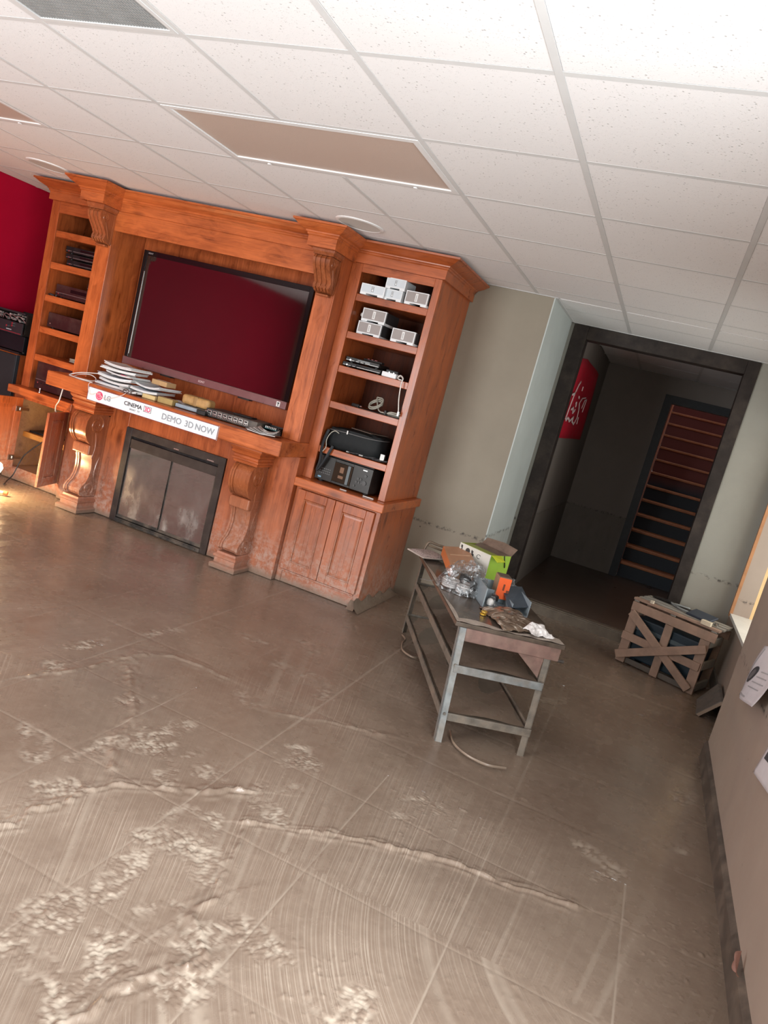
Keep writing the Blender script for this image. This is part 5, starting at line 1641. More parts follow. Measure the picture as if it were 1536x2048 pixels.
mb = MB()
mb.add(*pillow(.20, .17, .036))
obj('body', mb, SPK, t, local=True, smooth=70)
obj('piping', MB().tube([(-.1, -.085, .018), (.1, -.085, .018), (.1, .085, .018), (-.1, .085, .018), (-.1, -.085, .018)], .004, 5), plain('pale_piping', (.45, .40, .36), .6), t, local=True)
t = thing('webbing_strap', 'muddy folded strap hanging at the far end of the workbench', 'strap', BL(.04, 1.28, TP), BR_)
obj('band', MB().tube(smooth_path([(-.02, .03, .02), (.0, .03, .075), (.06, .035, .07), (.16, .03, .062), (.22, .02, .05), (.18, .02, .035), (.08, .025, .045), (.0, .03, .055)]), .008, 6), plain('muddy_strap', (.16, .12, .085), .6, var=.3), t, local=True, smooth=60)

# long tan carton, propped up at the far side
t = thing('carton', 'long tan carton with an orange edge propped on the speckled pouch', 'box', BL(.0, 1.0, TP), BR_, 'boxes on the workbench')
A0 = BM.inverted() @ Vector((2.69, 1.97, 0))
ax, ay = A0.x, A0.y
c_ = lambda a, b, zz: (ax + b, ay + a, zz)
bt = [c_(0, 0, TZ + .003), c_(0, .155, TZ + .028), c_(.38, .155, TZ + .078), c_(.38, 0, TZ + .050)]
tp = [(p[0], p[1], p[2] + .057) for p in bt]
inv = frame_at(BO, BR_)
off = Vector(BM @ Vector((0, 0, 0)))
base = WM[t].inverted() @ BM
hx = MB().hexa([tuple(base @ Vector(p)) for p in bt], [tuple(base @ Vector(p)) for p in tp])
obj('body', hx, plain('wet_tan_cardboard', (.40, .215, .125), .45, var=.15, scale=9, dusty=.25), t, local=True, bevel=.003)
ed = MB().hexa([tuple(base @ Vector(p)) for p in [(ax - .0015, ay - .001, TZ + .004), (ax, ay - .001, TZ + .004), (ax, ay + .38, TZ + .051), (ax - .0015, ay + .38, TZ + .051)]],
               [tuple(base @ Vector(p)) for p in [(ax - .0015, ay - .001, TZ + .058), (ax, ay - .001, TZ + .058), (ax, ay + .38, TZ + .105), (ax - .0015, ay + .38, TZ + .105)]])
obj('orange_side', ed, plain('orange_brown_print', (.55, .17, .055), .45, var=.12), t, local=True)
en = MB().hexa([tuple(base @ Vector(p)) for p in [(ax + .001, ay - .0016, TZ + .004), (ax + .153, ay - .0016, TZ + .028), (ax + .153, ay - .0004, TZ + .028), (ax + .001, ay - .0004, TZ + .004)]],
               [tuple(base @ Vector(p)) for p in [(ax + .001, ay - .0016, TZ + .059), (ax + .153, ay - .0016, TZ + .083), (ax + .153, ay - .0004, TZ + .083), (ax + .001, ay - .0004, TZ + .059)]])
obj('brown_end', en, plain('wet_brown_end', (.20, .115, .065), .4, var=.3), t, local=True)
for q in (.25, .6):
    obj('tape', MB().hexa([tuple(base @ Vector(c_(.38 * q, .02, TZ + .0605 + .047 * q + .004))), tuple(base @ Vector(c_(.38 * q, .14, TZ + .0605 + .047 * q + .024))), tuple(base @ Vector(c_(.38 * q + .012, .14, TZ + .0625 + .047 * q + .024))), tuple(base @ Vector(c_(.38 * q + .012, .02, TZ + .0625 + .047 * q + .004)))],
        [tuple(base @ Vector(c_(.38 * q, .02, TZ + .0612 + .047 * q + .004))), tuple(base @ Vector(c_(.38 * q, .14, TZ + .0612 + .047 * q + .024))), tuple(base @ Vector(c_(.38 * q + .012, .14, TZ + .0632 + .047 * q + .024))), tuple(base @ Vector(c_(.38 * q + .012, .02, TZ + .0632 + .047 * q + .004)))]), plain('pale_tape', (.52, .34, .22), .4), t, local=True)

# lime green open carton with a white printed side
LIME = plain('lime_print', (.36, .62, .05), .45, var=.06)
LIMED = plain('muddy_lime_print', (.26, .33, .04), .4, var=.2, dusty=.3)
WPR = plain('wet_white_print', (.60, .60, .55), .5, var=.1, dusty=.15)
ga, gb_, gd = Vector((2.61, 2.336)), Vector((2.834, 2.223)), .20
gx = (gb_ - ga)
gw = gx.length
grz = math.atan2(gx.y, gx.x)
t = thing('carton', 'lime green carton with a white printed side and torn muddy lid', 'box', (ga.x, ga.y, TP), grz, 'boxes on the workbench')
obj('front_side', MB().box(0, gw, 0, .004, 0, .158), WPR, t, local=True)
obj('lime_side', MB().box(gw - .004, gw, .004, gd - .004, 0, .158), LIME, t, local=True)
obj('back_side', MB().box(0, gw, gd - .004, gd, 0, .158).box(0, .004, .004, gd - .004, 0, .158).box(.004, gw - .004, .004, gd - .004, 0, .004), LIMED, t, local=True)
obj('lid', MB().add([(0.003, .004, .158), (gw - .003, .004, .158), (gw - .02, .105, .150), (.02, .11, .152)], [(0, 1, 2, 3)]), LIMED, t, local=True, solid=.003)
obj('torn_flap', MB().add([(.0, gd, .158), (gw, gd, .158), (gw + .01, gd + .03, .205), (gw * .6, gd + .035, .215), (.02, gd + .02, .205)], [(0, 1, 2, 3, 4)]), plain('muddy_torn_card', (.17, .12, .09), .6, var=.3), t, local=True, solid=.003)
obj('torn_flap', MB().add([(.02, .11, .153), (gw - .02, .105, .151), (gw, gd - .01, .16), (.0, gd - .01, .165)], [(0, 1, 2, 3)]), plain('muddy_torn_card_b', (.15, .11, .085), .5, var=.3), t, local=True, solid=.002)
obj('side_flap', MB().add([(gw, .01, .158), (gw, .10, .158), (gw + .05, .085, .135), (gw + .045, .02, .13)], [(0, 1, 2, 3)]), plain('yellow_lime_print', (.50, .58, .03), .45), t, local=True, solid=.003)
INK = plain('black_ink', (.045, .045, .045), .5)
mb = MB()
y = -.0008
mb.cyl((.072, y, .125), (0, -1, 0), .018, .0006, 18)
mb.box(.018, .026, y - .0006, y, .108, .145).box(.012, .020, y - .0006, y, .132, .148)
mb.box(.105, .116, y - .0006, y, .112, .138).box(.116, .124, y - .0006, y, .108, .122).box(.100, .106, y - .0006, y, .124, .142)
mb.tube([(.165 + .015 * math.cos(a), y, .12 + .012 * math.sin(a)) for a in np.linspace(.6, 5.4, 12)], .0018, 4)
obj('pictograms', mb, INK, t, local=True)
mb = MB()
for kx in range(7):
    for kz in range(6):
        mb.box(.02 + kx * .030, .02 + kx * .030 + random.uniform(.012, .024), y - .0004, y, .022 + kz * .012, .0245 + kz * .012)
tag(obj('small_print', mb, plain('grey_ink', (.3, .3, .29), .5), t, local=True), kind='stuff')
obj('cord', MB().tube([(gw + .001, .13, .16), (gw + .004, .14, .13), (gw + .004, .155, .10), (gw + .003, .16, .085)], .0035, 5), BCABLE, t, local=True)

# clear bag of coiled parts
CLEAR = N('crumpled_clear_film')
nz = CLEAR.noise(CLEAR.mapping(CLEAR.obco(), (14, 14, 14)), 2.0, 5, .65, 1.2)
CLEARM = CLEAR.fin(CLEAR.ramp(nz, [(.38, (.10, .09, .09)), (.58, (.26, .28, .29)), (.72, (.80, .86, .90))]), .10, 0, .7, alpha=CLEAR.rng(nz, .44, .66, .10, .85))
t = thing('clear_bag', 'crumpled clear plastic bag of coiled parts at the middle of the workbench', 'bag', BL(.115, .56, TP), BR_ - .35)


def crumple(nu, nv, fn, amp, seed):
    rn = np.random.RandomState(seed)
    off_ = rn.rand(4) * 50
    vs = []
    for i in range(nu + 1):
        for j in range(nv + 1):
            x, y, zz = fn(i / nu, j / nv)
            q = lambda s, o_: float(fbm(np.array([x * s + off_[0] + o_]), np.array([y * s + zz * s * .7 + off_[1] + o_]), seed + 3, 3)[0])
            vs.append((x + amp * q(16, 0), y + amp * q(16, 9), max(.001, zz + amp * 1.2 * q(18, 21))))
    fs = [[i * (nv + 1) + j, (i + 1) * (nv + 1) + j, (i + 1) * (nv + 1) + j + 1, i * (nv + 1) + j + 1] for i in range(nu) for j in range(nv)]
    return vs, fs


mb = MB()
mb.add(*crumple(30, 14, lambda u, v: (.135 * math.cos(2 * PI * u) * (math.sin(PI * (.08 + .46 * v)) ** .8), .115 * math.sin(2 * PI * u) * (math.sin(PI * (.08 + .46 * v)) ** .8) + .03 * (1 - v), .150 * (1 - v) ** 1.1 + .002), .035, 11))
mb.add(*crumple(10, 6, lambda u, v: (-.10 - .13 * u, -.04 + .10 * v * (1 - u) - .03 * (1 - u), .03 * (1 - u) + .004), .012, 14))
mb.add(*crumple(12, 8, lambda u, v: (-.02 + .13 * v, .06 + .05 * u, .10 + .055 * u * math.sin(3 * v + .4)), .03, 19))
obj('film', mb, CLEARM, t, local=True)
ROLL = plain('white_grey_roll', (.62, .60, .59), .4, var=.3, scale=40)
for k, (x, y, r, zz, h) in enumerate(((-.055, -.01, .048, .012, .040), (.02, -.055, .036, .01, .036), (.035, .03, .04, .014, .045))):
    c = obj('coil', MB().lathe((x, y, zz), [(r, 0), (r, h), (r * .72, h), (r * .68, h * .5), (r * .72, 0), (r, 0)], 22), ROLL if k < 2 else plain('brown_grey_coil', (.20, .15, .13), .5, var=.3), t, local=True, smooth=40)
    o = obj('coil_wraps', MB().tube([(x + (r + .001) * math.cos(a), y + (r + .001) * math.sin(a), zz + .006 + (h - .012) * a / (6 * PI)) for a in np.linspace(0, 6 * PI, 50)], .0026, 4), plain('grey_wrap', (.35, .34, .34), .4), t, local=True)
    o.parent = c
obj('dark_parts', MB().box(-.02, .04, .02, .07, .05, .085).box(.05, .09, -.02, .02, .03, .07), BLACK, t, local=True, bevel=.004)

# parts organiser with the orange box in it
t = thing('parts_organiser', 'open grey plastic parts organiser holding an orange box and wrapped bits', 'organiser', BL(.315, .475, TP), BR_)
OG = glass_mat('cloudy_grey_plastic', (.30, .36, .40), .78, .2)
w, d, h = .25, .30, .085
obj('base', MB().box(-w / 2, w / 2, -d / 2, d / 2, 0, .004), OG, t, local=True)
obj('wall', MB().box(-w / 2, -w / 2 + .007, -d / 2, d / 2, .004, h + .02), plain('blue_grey_plastic', (.22, .27, .30), .3, dusty=.2), t, local=True, bevel=.002)
obj('wall', MB().box(w / 2 - .005, w / 2, -d / 2, d / 2, .004, h), OG, t, local=True)
obj('wall', MB().box(-w / 2 + .007, w / 2 - .005, d / 2 - .005, d / 2, .004, h), OG, t, local=True)
obj('divider', MB().box(-w / 2 + .007, w / 2 - .005, .01, .014, .004, h - .02).box(.03, .034, -d / 2, .01, .004, h - .03), OG, t, local=True)
obj('tilted_pane', MB().hexa([(.01, -d / 2 - .01, .030), (w / 2 + .012, -d / 2 + .02, .052), (w / 2 + .012, d / 2 - .06, .095), (.01, d / 2 - .1, .085)], [(.01, -d / 2 - .01, .034), (w / 2 + .012, -d / 2 + .02, .056), (w / 2 + .012, d / 2 - .06, .099), (.01, d / 2 - .1, .089)]),
    plain('slate_blue_pane', (.045, .06, .08), .12), t, local=True)
obj('ribs', MB().box(-w / 2 + .007, -w / 2 + .011, -d / 2 + .02, -d / 2 + .035, .004, h).box(-w / 2 + .007, -w / 2 + .011, -.03, -.015, .004, h).box(-w / 2 + .007, -w / 2 + .011, -.08, -.065, .004, h), plain('blue_grey_rib', (.16, .22, .26), .3), t, local=True)
t = thing('wrapped_parts', 'clear wrapped bits lying in the grey parts organiser', 'packet', BL(.25, .40, TP + .006), BR_)
mb = MB()
mb.add(*crumple(18, 9, lambda u, v: (-.035 + .085 * u, -.055 + .10 * v, .004 + .055 * math.sin(PI * u) * math.sin(PI * v)), .022, 31))
obj('film', mb, CLEARM, t, local=True)
obj('white_knob', MB().lathe((-.01, -.03, .004), [(.0001, 0), (.016, .0), (.02, .012), (.016, .03), (.006, .036), (.0001, .037)], 16), PAPER, t, local=True, smooth=50)
obj('black_piece', MB().box(.005, .04, .0, .03, .02, .05), BLACK, t, local=True, bevel=.004)
t = thing('carton', 'small orange box standing upright in the grey organiser', 'box', BL(.318, .505, TP + .03), BR_ - .05, 'boxes on the workbench')
ORA = plain('bright_orange_print', (.80, .115, .02), .4, var=.06)
CARDW = plain('wet_card', (.36, .23, .14), .5, var=.2, dusty=.2)
obj('body', MB().box(-.034, .034, -.05, .05, 0, .118), CARDW, t, local=True, bevel=.002)
obj('orange_face', MB().box(-.033, .0335, -.0515, -.0502, .002, .117), ORA, t, local=True)
obj('dark_print', MB().box(-.004, .006, -.0525, -.0515, .05, .085).box(.018, .0335, -.0525, -.0515, .018, .055), plain('orange_black_print', (.16, .035, .01), .5), t, local=True)
obj('muddy_lid', MB().box(-.03, .034, -.045, .045, .1182, .1215), plain('muddy_lid_card', (.14, .10, .075), .5, var=.4), t, local=True)
t = thing('clear_tube', 'crumpled clear wrapper behind the orange box', 'packet', BL(.40, .62, TP), BR_)
mb = MB()
mb.add(*crumple(18, 8, lambda u, v: (-.05 + .12 * u, -.05 + .12 * v, .01 + .095 * math.sin(PI * u) * math.sin(PI * (v * .8 + .1))), .03, 41))
obj('film', mb, CLEARM, t, local=True)
obj('insert', MB().box(-.02, .05, -.02, .05, 0, .05), plain('dark_insert', (.03, .03, .032), .3), t, local=True, bevel=.01)

# flat muddy bag at the near corner
t = thing('muddy_bag', 'flat mud-filled plastic bag lying across the near corner of the workbench', 'bag', BL(.3, .12, TP), BR_)
Q = [WM[t].inverted() @ Vector((x, y, 0)) for x, y in ((2.955, 1.60), (3.11, 1.80), (3.30, 1.53), (3.15, 1.335))]


def bagq(u, v):
    p = (Q[0] * (1 - u) * (1 - v) + Q[1] * (1 - u) * v + Q[2] * u * v + Q[3] * u * (1 - v))
    e = (math.sin(PI * u) * math.sin(PI * v)) ** .5 if 0 < u < 1 and 0 < v < 1 else 0
    return (p.x, p.y, .004 + .030 * e)


vs, fs = crumple(34, 26, bagq, .012, 51)
k = N('mud_smeared_film')
n1 = k.noise(k.mapping(k.obco(), (9, 26, 9), rot=(0, 0, .6)), 1.6, 5, .6, 1.0)
MB_M = k.fin(k.ramp(n1, [(.36, (.105, .07, .048)), (.56, (.19, .135, .095)), (.68, (.62, .56, .48))]), k.rng(n1, .4, .7, .12, .4), 0, .6)
obj('film', MB().add(vs, fs), MB_M, t, local=True, smooth=50, solid=.003)
t = thing('foil_scrap', 'crumpled white scrap at the near end of the muddy bag', 'wrapper', BL(.40, .05, TP), BR_ + .2)
mb = MB()
mb.add(*crumple(20, 10, lambda u, v: (-.065 + .14 * u, -.035 + .07 * v, .004 + .05 * math.sin(PI * u) ** .7 * math.sin(PI * v)), .030, 61))
obj('crumple', mb, plain('white_foil', (.66, .64, .63), .3, var=.35, scale=60), t, local=True)
t = thing('brass_fittings', 'little yellow brass fittings lying before the muddy bag', 'fitting', BL(.165, .19, TP), BR_)
obj('ring', MB().lathe((0, 0, 0), [(.010, 0), (.017, .002), (.017, .008), (.010, .010), (.010, 0)], 16), plain('brass', (.62, .38, .05), .3, .6), t, local=True, smooth=40)
obj('ring', MB().lathe((.004, .003, .012), [(.009, 0), (.016, .002), (.016, .008), (.009, .010), (.009, 0)], 16), plain('brass_b', (.62, .40, .08), .3, .6), t, local=True, smooth=40)
t = thing('mud_cable', 'mud covered cable curving on the floor round the foot of the workbench', 'cable', (3.1, 1.3, 0))
MC = plain('mud_coated_cable', (.20, .152, .115), .3, var=.2)
obj('strand', MB().tube(smooth_path([(3.05, 1.30, .012), (3.10, 1.19, .013), (3.18, 1.13, .012), (3.28, 1.12, .012), (3.36, 1.17, .010)]), .0065, 6), MC, t, smooth=60)
t = thing('mud_cable', 'pale muddy cable looped by the far left leg of the workbench', 'cable', (2.44, 2.25, 0))
obj('strand', MB().tube(smooth_path([(2.40, 2.36, .012), (2.45, 2.28, .02), (2.46, 2.20, .016), (2.50, 2.10, .012), (2.58, 2.05, .012), (2.62, 2.10, .012)]), .0065, 6), MC, t, smooth=60)

# ------------------------------------------------------------------ slatted crate by the far wall
CRZ = math.atan2(-.22, .546)
cr = thing('slatted_crate', 'open timber crate of crossed slats standing by the window recess', 'crate', (3.70, 3.65, 0), CRZ)
CW = plain('raw_crate_timber', (.30, .20, .15), .6, var=.2, scale=12, dusty=.25)
CWG = plain('grey_crate_timber', (.26, .25, .225), .6, var=.2, scale=12, dusty=.3)
CW_, CD, CH = .596, .28, .43
th = .018


def slat(p, q, w, m=CW, y=0.0, t_=th):
    a, b = Vector((p[0], y, p[1])), Vector((q[0], y, q[1]))
    return obj('slat', MB().beam(a, b, t_, w, up=(0, 0, 1) if abs(p[0] - q[0]) > .05 else (1, 0, 0)), m, cr, local=True, bevel=.002)


for (yy) in (0.0, CD):
    slat((.035, .0), (.035, CH - .03), .068, y=yy)
    slat((CW_ - .035, .0), (CW_ - .035, CH - .03), .068, y=yy)
    slat((.0, CH + .005), (CW_ + .03, CH + .005), .066, y=yy - .006 if yy < .1 else yy + .006)
slat((.30, .0), (.30, CH - .03), .058)
slat((.0, .205), (CW_ - .01, .205), .058, y=-.019)
for (p, q, yy) in (((.02, CH - .04), (CW_ - .03, .03), -.037), ((.01, .055), (CW_ - .0, CH - .08), -.055)):
    a, b = Vector((p[0], yy, p[1])), Vector((q[0], yy, q[1]))
    obj('slat', MB().beam(a, b, th, .058), CW, cr, local=True, bevel=.002)
slat((.0, .022), (CW_, .022), .04, plain('mud_caked_slat', (.10, .085, .07), .4), y=.02)
for (x0) in (.009, CW_ - .009):
    for zz in (.05, .21, CH - .05):
        obj('slat', MB().box(x0 - .009, x0 + .009, .012, CD - .012, zz - .03, zz + .03), CWG, cr, local=True, bevel=.002)
for k, yy in enumerate((.02, .11, .20, .275)):
    obj('deck_slat', MB().box(-.005, CW_ + .035, yy - .028, yy + .028, CH + .052, CH + .068), CWG if k else CW, cr, local=True, bevel=.002)
for x in (.02, .30, CW_):
    obj('cleat', MB().box(x - .02, x + .02, .0, CD, CH + .039, CH + .052), CWG, cr, local=True, bevel=.002)
tt = thing('storage_tote', 'dark blue tote standing inside the slatted crate', 'tote', BM and tuple(WM[cr] @ Vector((.30, .145, .0))), CRZ)
TOT = plain('dark_blue_plastic', (.010, .024, .038), .5, var=.3)
obj('body', MB().hexa([(-.24, -.10, .045), (.24, -.10, .045), (.24, .11, .045), (-.24, .11, .045)], [(-.26, -.115, .36), (.26, -.115, .36), (.26, .12, .36), (-.26, .12, .36)]), TOT, tt, local=True, bevel=.012)
obj('rim', MB().box(-.262, .262, -.12, -.112, .27, .30).box(-.262, .262, -.12, -.112, .17, .19), plain('slate_blue_rim', (.06, .085, .10), .5), tt, local=True)
obj('foot', MB().box(-.22, -.18, -.09, .10, .0, .045).box(.18, .22, -.09, .10, .0, .045), TOT, tt, local=True)
CT = CH + .0685
cl = lambda x, y, zz: tuple(WM[cr] @ Vector((x, y, zz)))
t = thing('grey_straps', 'grey looped straps and handles lying on top of the crate', 'strap', cl(.25, .2, CT), CRZ)
obj('band', MB().tube(smooth_path([(-.2, .10, .008), (-.10, .06, .010), (.0, .02, .018), (.06, .06, .02), (.0, .10, .012), (-.06, .06, .008), (.02, -.02, .010), (.14, -.04, .010), (.22, -.06, .008)]), .008, 6), plain('grey_webbing', (.24, .26, .26), .5, var=.2), t, local=True, smooth=60)
t = thing('black_pads', 'black rubber pads lying between the top slats of the crate', 'pad', cl(.2, .2, CT), CRZ)
obj('pad', MB().add(*pillow(.15, .06, .022), Matrix.Translation((-.09, .06, 0))), BLACK, t, local=True, smooth=60)
obj('pad', MB().add(*pillow(.13, .06, .022), Matrix.Translation((.10, .02, 0))), BLACK, t, local=True, smooth=60)
t = thing('black_tablet', 'black flat gadget leaning over the right end of the crate top', 'electronics', cl(.44, .16, CT), CRZ - .2)
obj('body', MB().hexa([(-.09, -.06, 0), (.09, -.06, 0), (.09, .06, .03), (-.09, .06, .03)], [(-.09, -.06, .014), (.09, -.06, .014), (.09, .06, .044), (-.09, .06, .044)]), plain('blue_black_case', (.03, .04, .06), .35), t, local=True, bevel=.003)
obj('silver_clip', MB().box(.06, .12, -.09, -.05, .002, .02).cyl((.13, -.02, .002), 'z', .014, .016, 12), CHROME, t, local=True)
t = thing('cream_block', 'small cream block on the front slat at the right end of the crate', 'block', cl(.53, -.002, CT), CRZ)
obj('block', MB().box(-.035, .035, -.018, .018, 0, .032), plain('cream_wood', (.62, .55, .42), .6), t, local=True, bevel=.003)
obj('end_stain', MB().box(-.0355, -.034, -.017, .017, .002, .03), plain('stain', (.3, .24, .17), .7), t, local=True)
t = thing('cream_block', 'small cream block near the left end of the crate front slat', 'block', cl(.13, .0, CT), CRZ)
obj('block', MB().box(-.012, .012, -.012, .012, 0, .022), plain('cream_wood_b', (.58, .52, .42), .6), t, local=True, bevel=.002)
obj('end_stain', MB().box(-.0125, -.012, -.011, .011, .002, .02), plain('stain_b', (.3, .24, .17), .7), t, local=True)
t = thing('loose_board', 'loose grey board leaning against the recess wall beside the crate', 'board', (4.39, 3.1, 0))
obj('board', MB().hexa([(4.26, 3.02, 0), (4.28, 3.0, 0), (4.30, 3.36, 0), (4.28, 3.36, 0)], [(4.375, 3.02, .14), (4.395, 3.0, .14), (4.395, 3.36, .16), (4.375, 3.36, .16)]), plain('grey_board', (.13, .12, .11), .5, var=.3, dusty=.4), t, bevel=.003)
obj('board_face', MB().hexa([(4.262, 3.015, .002), (4.279, 2.995, .002), (4.279, 2.999, .002), (4.262, 3.019, .002)], [(4.377, 3.015, .138), (4.394, 2.995, .138), (4.394, 2.999, .138), (4.377, 3.019, .138)]), plain('cut_end', (.22, .17, .13), .7), t)

# ------------------------------------------------------------------ stairs beyond the hall
stt = thing('staircase', 'steep staircase with orange nosed treads rising beyond the hall', 'staircase', (3.88, 7.0, .08))
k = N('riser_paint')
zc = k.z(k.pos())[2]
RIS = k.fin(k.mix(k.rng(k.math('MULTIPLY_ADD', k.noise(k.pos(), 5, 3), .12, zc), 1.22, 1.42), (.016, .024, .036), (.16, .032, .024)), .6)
TRD = plain('orange_brown_tread', (.40, .15, .06), .4, var=.2)
NOS = plain('worn_orange_nosing', (.46, .17, .07), .4, var=.2)
obj('skirt_board', MB().prism([(6.95, .08), (6.95 + .24 * 14, .08 + .18 * 14), (6.95 + .24 * 14, .35 + .18 * 14), (6.95, .32)], 'x', SX1 - .0035, SX1 + .0185), plain('red_skirt_right', (.22, .06, .03), .6), stt)
for i in range(14):
    y0, zz = 6.95 + .24 * i, .08 + .18 * i
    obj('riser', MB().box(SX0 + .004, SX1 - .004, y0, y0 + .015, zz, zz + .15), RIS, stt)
    obj('tread', MB().box(SX0 + .004, SX1 - .004, y0 - .018, y0 + .255, zz + .15, zz + .18), NOS, stt, bevel=.006)
obj('skirt_board', MB().prism([(6.95, .08), (6.95 + .24 * 14, .08 + .18 * 14), (6.95 + .24 * 14, .35 + .18 * 14), (6.95, .32)], 'x', SX0 - .0185, SX0 + .0035), plain('red_skirt', (.22, .06, .03), .6), stt)

# ------------------------------------------------------------------ red banner in the hall
bn = thing('red_banner', 'red banner with white script lettering hung on the shadowed hall wall', 'banner', (2.70, 5.2, 1.5))
mb = MB()
mb.grid(20, 8, lambda u, v: (2.697 + .010 * math.sin(7 * u + 2 * v) + .012 * u, 4.40 + (1.62 - .1 * v) * u, (1.475 + .03 * u) + (.73 + .03 * u - .10 * abs(u - .35)) * v))
obj('cloth', mb, plain('red_cloth', (.52, .008, .03), .6, var=.1), bn, smooth=60, solid=.003)
ST = [[(4.701, 1.999), (4.635, 1.965), (4.529, 1.863), (4.487, 1.784), (4.462, 1.72), (4.438, 1.642)], [(4.42, 1.86), (4.566, 1.886)],
      [(4.43, 1.67), (4.494, 1.637), (4.558, 1.666)], [(4.616, 1.661), (4.711, 1.639), (4.843, 1.674), (4.912, 1.69), (4.908, 1.647), (5.073, 1.63)],
      [(4.619, 1.744), (4.70, 1.765), (4.777, 1.721), (4.867, 1.755)], [(4.797, 1.813), (4.83, 1.82), (4.858, 1.785)], [(4.866, 1.876), (4.913, 1.868)],
      [(5.39, 1.911), (5.143, 1.884), (5.035, 1.832), (5.141, 1.77), (5.18, 1.702), (5.10, 1.645)], [(5.31, 1.801), (5.376, 1.884), (5.5, 1.9), (5.449, 1.771)], [(4.952, 1.979), (4.951, 1.939)], [(5.274, 1.708), (5.3, 1.644)]]
mb = MB()
for s in ST:
    w = .018 if s[0][0] < 5 else .011
    for (a, b) in zip(s[:-1], s[1:]):
        mb.beam((2.722, *a), (2.722, *b), .006, w, up=(0, 0.3, 1))
obj('script_lettering', mb, plain('white_script', (.75, .68, .68), .6), bn)

# ------------------------------------------------------------------ papers and leaf at the near right wall
NW = XR


def wall_sheet(name, label, P0, da, db, la, lb, off, m, deco):
    t = thing(name, label, 'poster', (NW - .01, P0[0], P0[1]), 0, 'papers hanging on the near right wall')
    da, db = np.array(da) / np.hypot(*da), np.array(db) / np.hypot(*db)

    def pos(u, v, lift=0.0):
        y, zz = P0[0] + da[0] * la * u + db[0] * lb * v, P0[1] + da[1] * la * u + db[1] * lb * v
        x = NW - .004 - off(u, v) - lift
        return (x, y, zz)
    mb = MB()
    mb.grid(14, 14, pos)
    obj('sheet', mb, m, t, smooth=60, solid=.0012)
    for nm, m2, pieces in deco:
        d = MB()
        for pc in pieces:
            if len(pc) == 4:
                a, b, c, e = pc
                d.grid(4, 4, lambda u, v: pos(a + (b - a) * u, c + (e - c) * v, .0022))
            else:
                cu, cv, ru, rv, i0 = pc
                n = 28
                for k in range(n):
                    a0, a1 = 2 * PI * k / n, 2 * PI * (k + 1) / n
                    d.add([pos(cu + ru * i0 * math.cos(a0), cv + rv * i0 * math.sin(a0), .0026), pos(cu + ru * math.cos(a0), cv + rv * math.sin(a0), .0026),
                           pos(cu + ru * math.cos(a1), cv + rv * math.sin(a1), .0026), pos(cu + ru * i0 * math.cos(a1), cv + rv * i0 * math.sin(a1), .0026)], [(0, 1, 2, 3)])
        obj(nm, d, m2, t, solid=.0006)


GINK = plain('charcoal_ink', (.06, .062, .07), .5, var=.2)
LINK = plain('pale_grey_ink', (.42, .42, .44), .5)
PP = plain('damp_white_paper', (.66, .64, .67), .6, var=.06)
wall_sheet('wall_poster', 'damp curled white sheet with a dark oval mark on the near right wall', (1.83, .525), (-.30, .36), (-.95, .20), .42, .62,
           lambda u, v: .008 + .045 * v * (1 - u) + .02 * math.sin(3 * v + 2 * u) ** 2, PP,
           [('oval_mark', GINK, [(.47, .26, .16, .10, .62)]), ('oval_centre', plain('grey_oval', (.16, .16, .17), .5), [(.47, .26, .10, .062, .02)]),
            ('ruled_lines', LINK, [(.10, .95, .06, .085), (.06, .09, .12, .6), (.25, .27, .42, .75), (.35, .37, .42, .75), (.45, .47, .42, .7), (.55, .57, .42, .7)])])
wall_sheet('wall_poster', 'lower white sheet with a dark scrawl cut off by the right edge', (1.045, .458), (-.50, .86), (-.98, .20), .30, .5,
           lambda u, v: .006 + .02 * v, PP, [('scrawl', GINK, [(.35, .5, .10, .5), (.55, .62, .16, .5)])])
t = thing('fallen_leaf', 'curled brown pink leaf caught on the near right baseboard', 'leaf', (4.245, .315, .107))
mb = MB()
mb.grid(8, 4, lambda u, v: (4.25 - .016 * math.sin(PI * u) * abs(v - .5) * 2 - .008 + .006 * u, .30 + .05 * u + .014 * (v - .5) * math.sin(PI * u), .107 + .045 * u + .030 * (v - .5) * math.sin(PI * min(1, u * 1.05))))
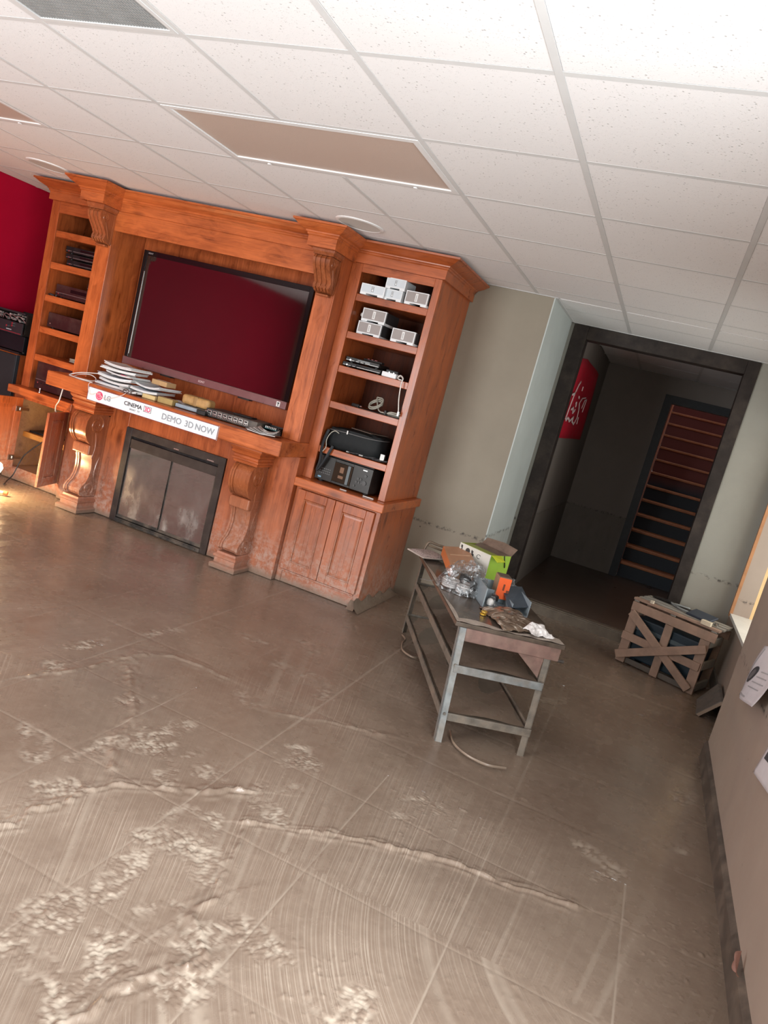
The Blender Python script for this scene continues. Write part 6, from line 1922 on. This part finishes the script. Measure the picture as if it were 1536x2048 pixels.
obj('blade', mb, plain('brown_pink_leaf', (.26, .13, .10), .6, var=.3), t, smooth=60, solid=.0015)
obj('stalk', MB().tube([(4.242, .302, .108), (4.242, .285, .112), (4.243, .27, .118)], .0016, 5), plain('leaf_stalk', (.2, .1, .07), .6), t)

# ------------------------------------------------------------------ lit work lamp at the left edge
wl = thing('work_lamp', 'lit work lamp glaring at the left edge before the open cabinet door', 'lamp', (-1.0, 2.08, 0))
obj('stand', MB().tube([(-1.08, 1.98, .012), (-1.0, 2.10, .012), (-.94, 1.97, .012)], .012, 8).tube([(-1.0, 2.10, .012), (-1.0, 2.13, .10), (-1.0, 2.13, .27), (-.955, 2.08, .275)], .010, 8), BLACKM, wl)
obj('socket', MB().lathe((-.955, 2.08, .235), [(.0001, .05), (.022, .048), (.026, .01), (.024, 0.0)], 20), BLACKM, wl, smooth=40)
EM = N('lit_bulb')
EM.b.inputs['Emission Color'].default_value = (1, .78, .42, 1)
EM.b.inputs['Emission Strength'].default_value = 45
mb = MB()
mb.lathe((-.955, 2.08, .19), [(.0001, -.055), (.022, -.05), (.042, -.032), (.055, 0), (.046, .028), (.024, .045), (.0001, .05)], 24)
obj('bulb', mb, EM.fin((1, .9, .7), .4), wl, smooth=60)
ld = bpy.data.lights.new('work_lamp_light', 'POINT')
ld.energy, ld.color, ld.shadow_soft_size = 22, (1, .66, .32), .06
lo = bpy.data.objects.new('work_lamp_light', ld)
COL.objects.link(lo)
lo.location = (-.91, 1.99, .20)
lo.parent = wl
lo.matrix_parent_inverse = Matrix.Translation((-1.0, 2.08, 0)).inverted()
t = thing('hose_end', 'white plastic pipe with an orange tip lying in the mud by the lamp', 'pipe', (-.82, 2.07, 0))
obj('pipe', MB().tube(smooth_path([(-1.1, 1.92, .025), (-.95, 2.02, .022), (-.84, 2.09, .02)]), .012, 8), plain('grey_white_pipe', (.5, .45, .4), .4), t, smooth=50)
obj('tip', MB().cyl((-.84, 2.09, .02), (.8, .5, 0), .016, .03, 12), plain('orange_tip', (.7, .16, .05), .4), t)
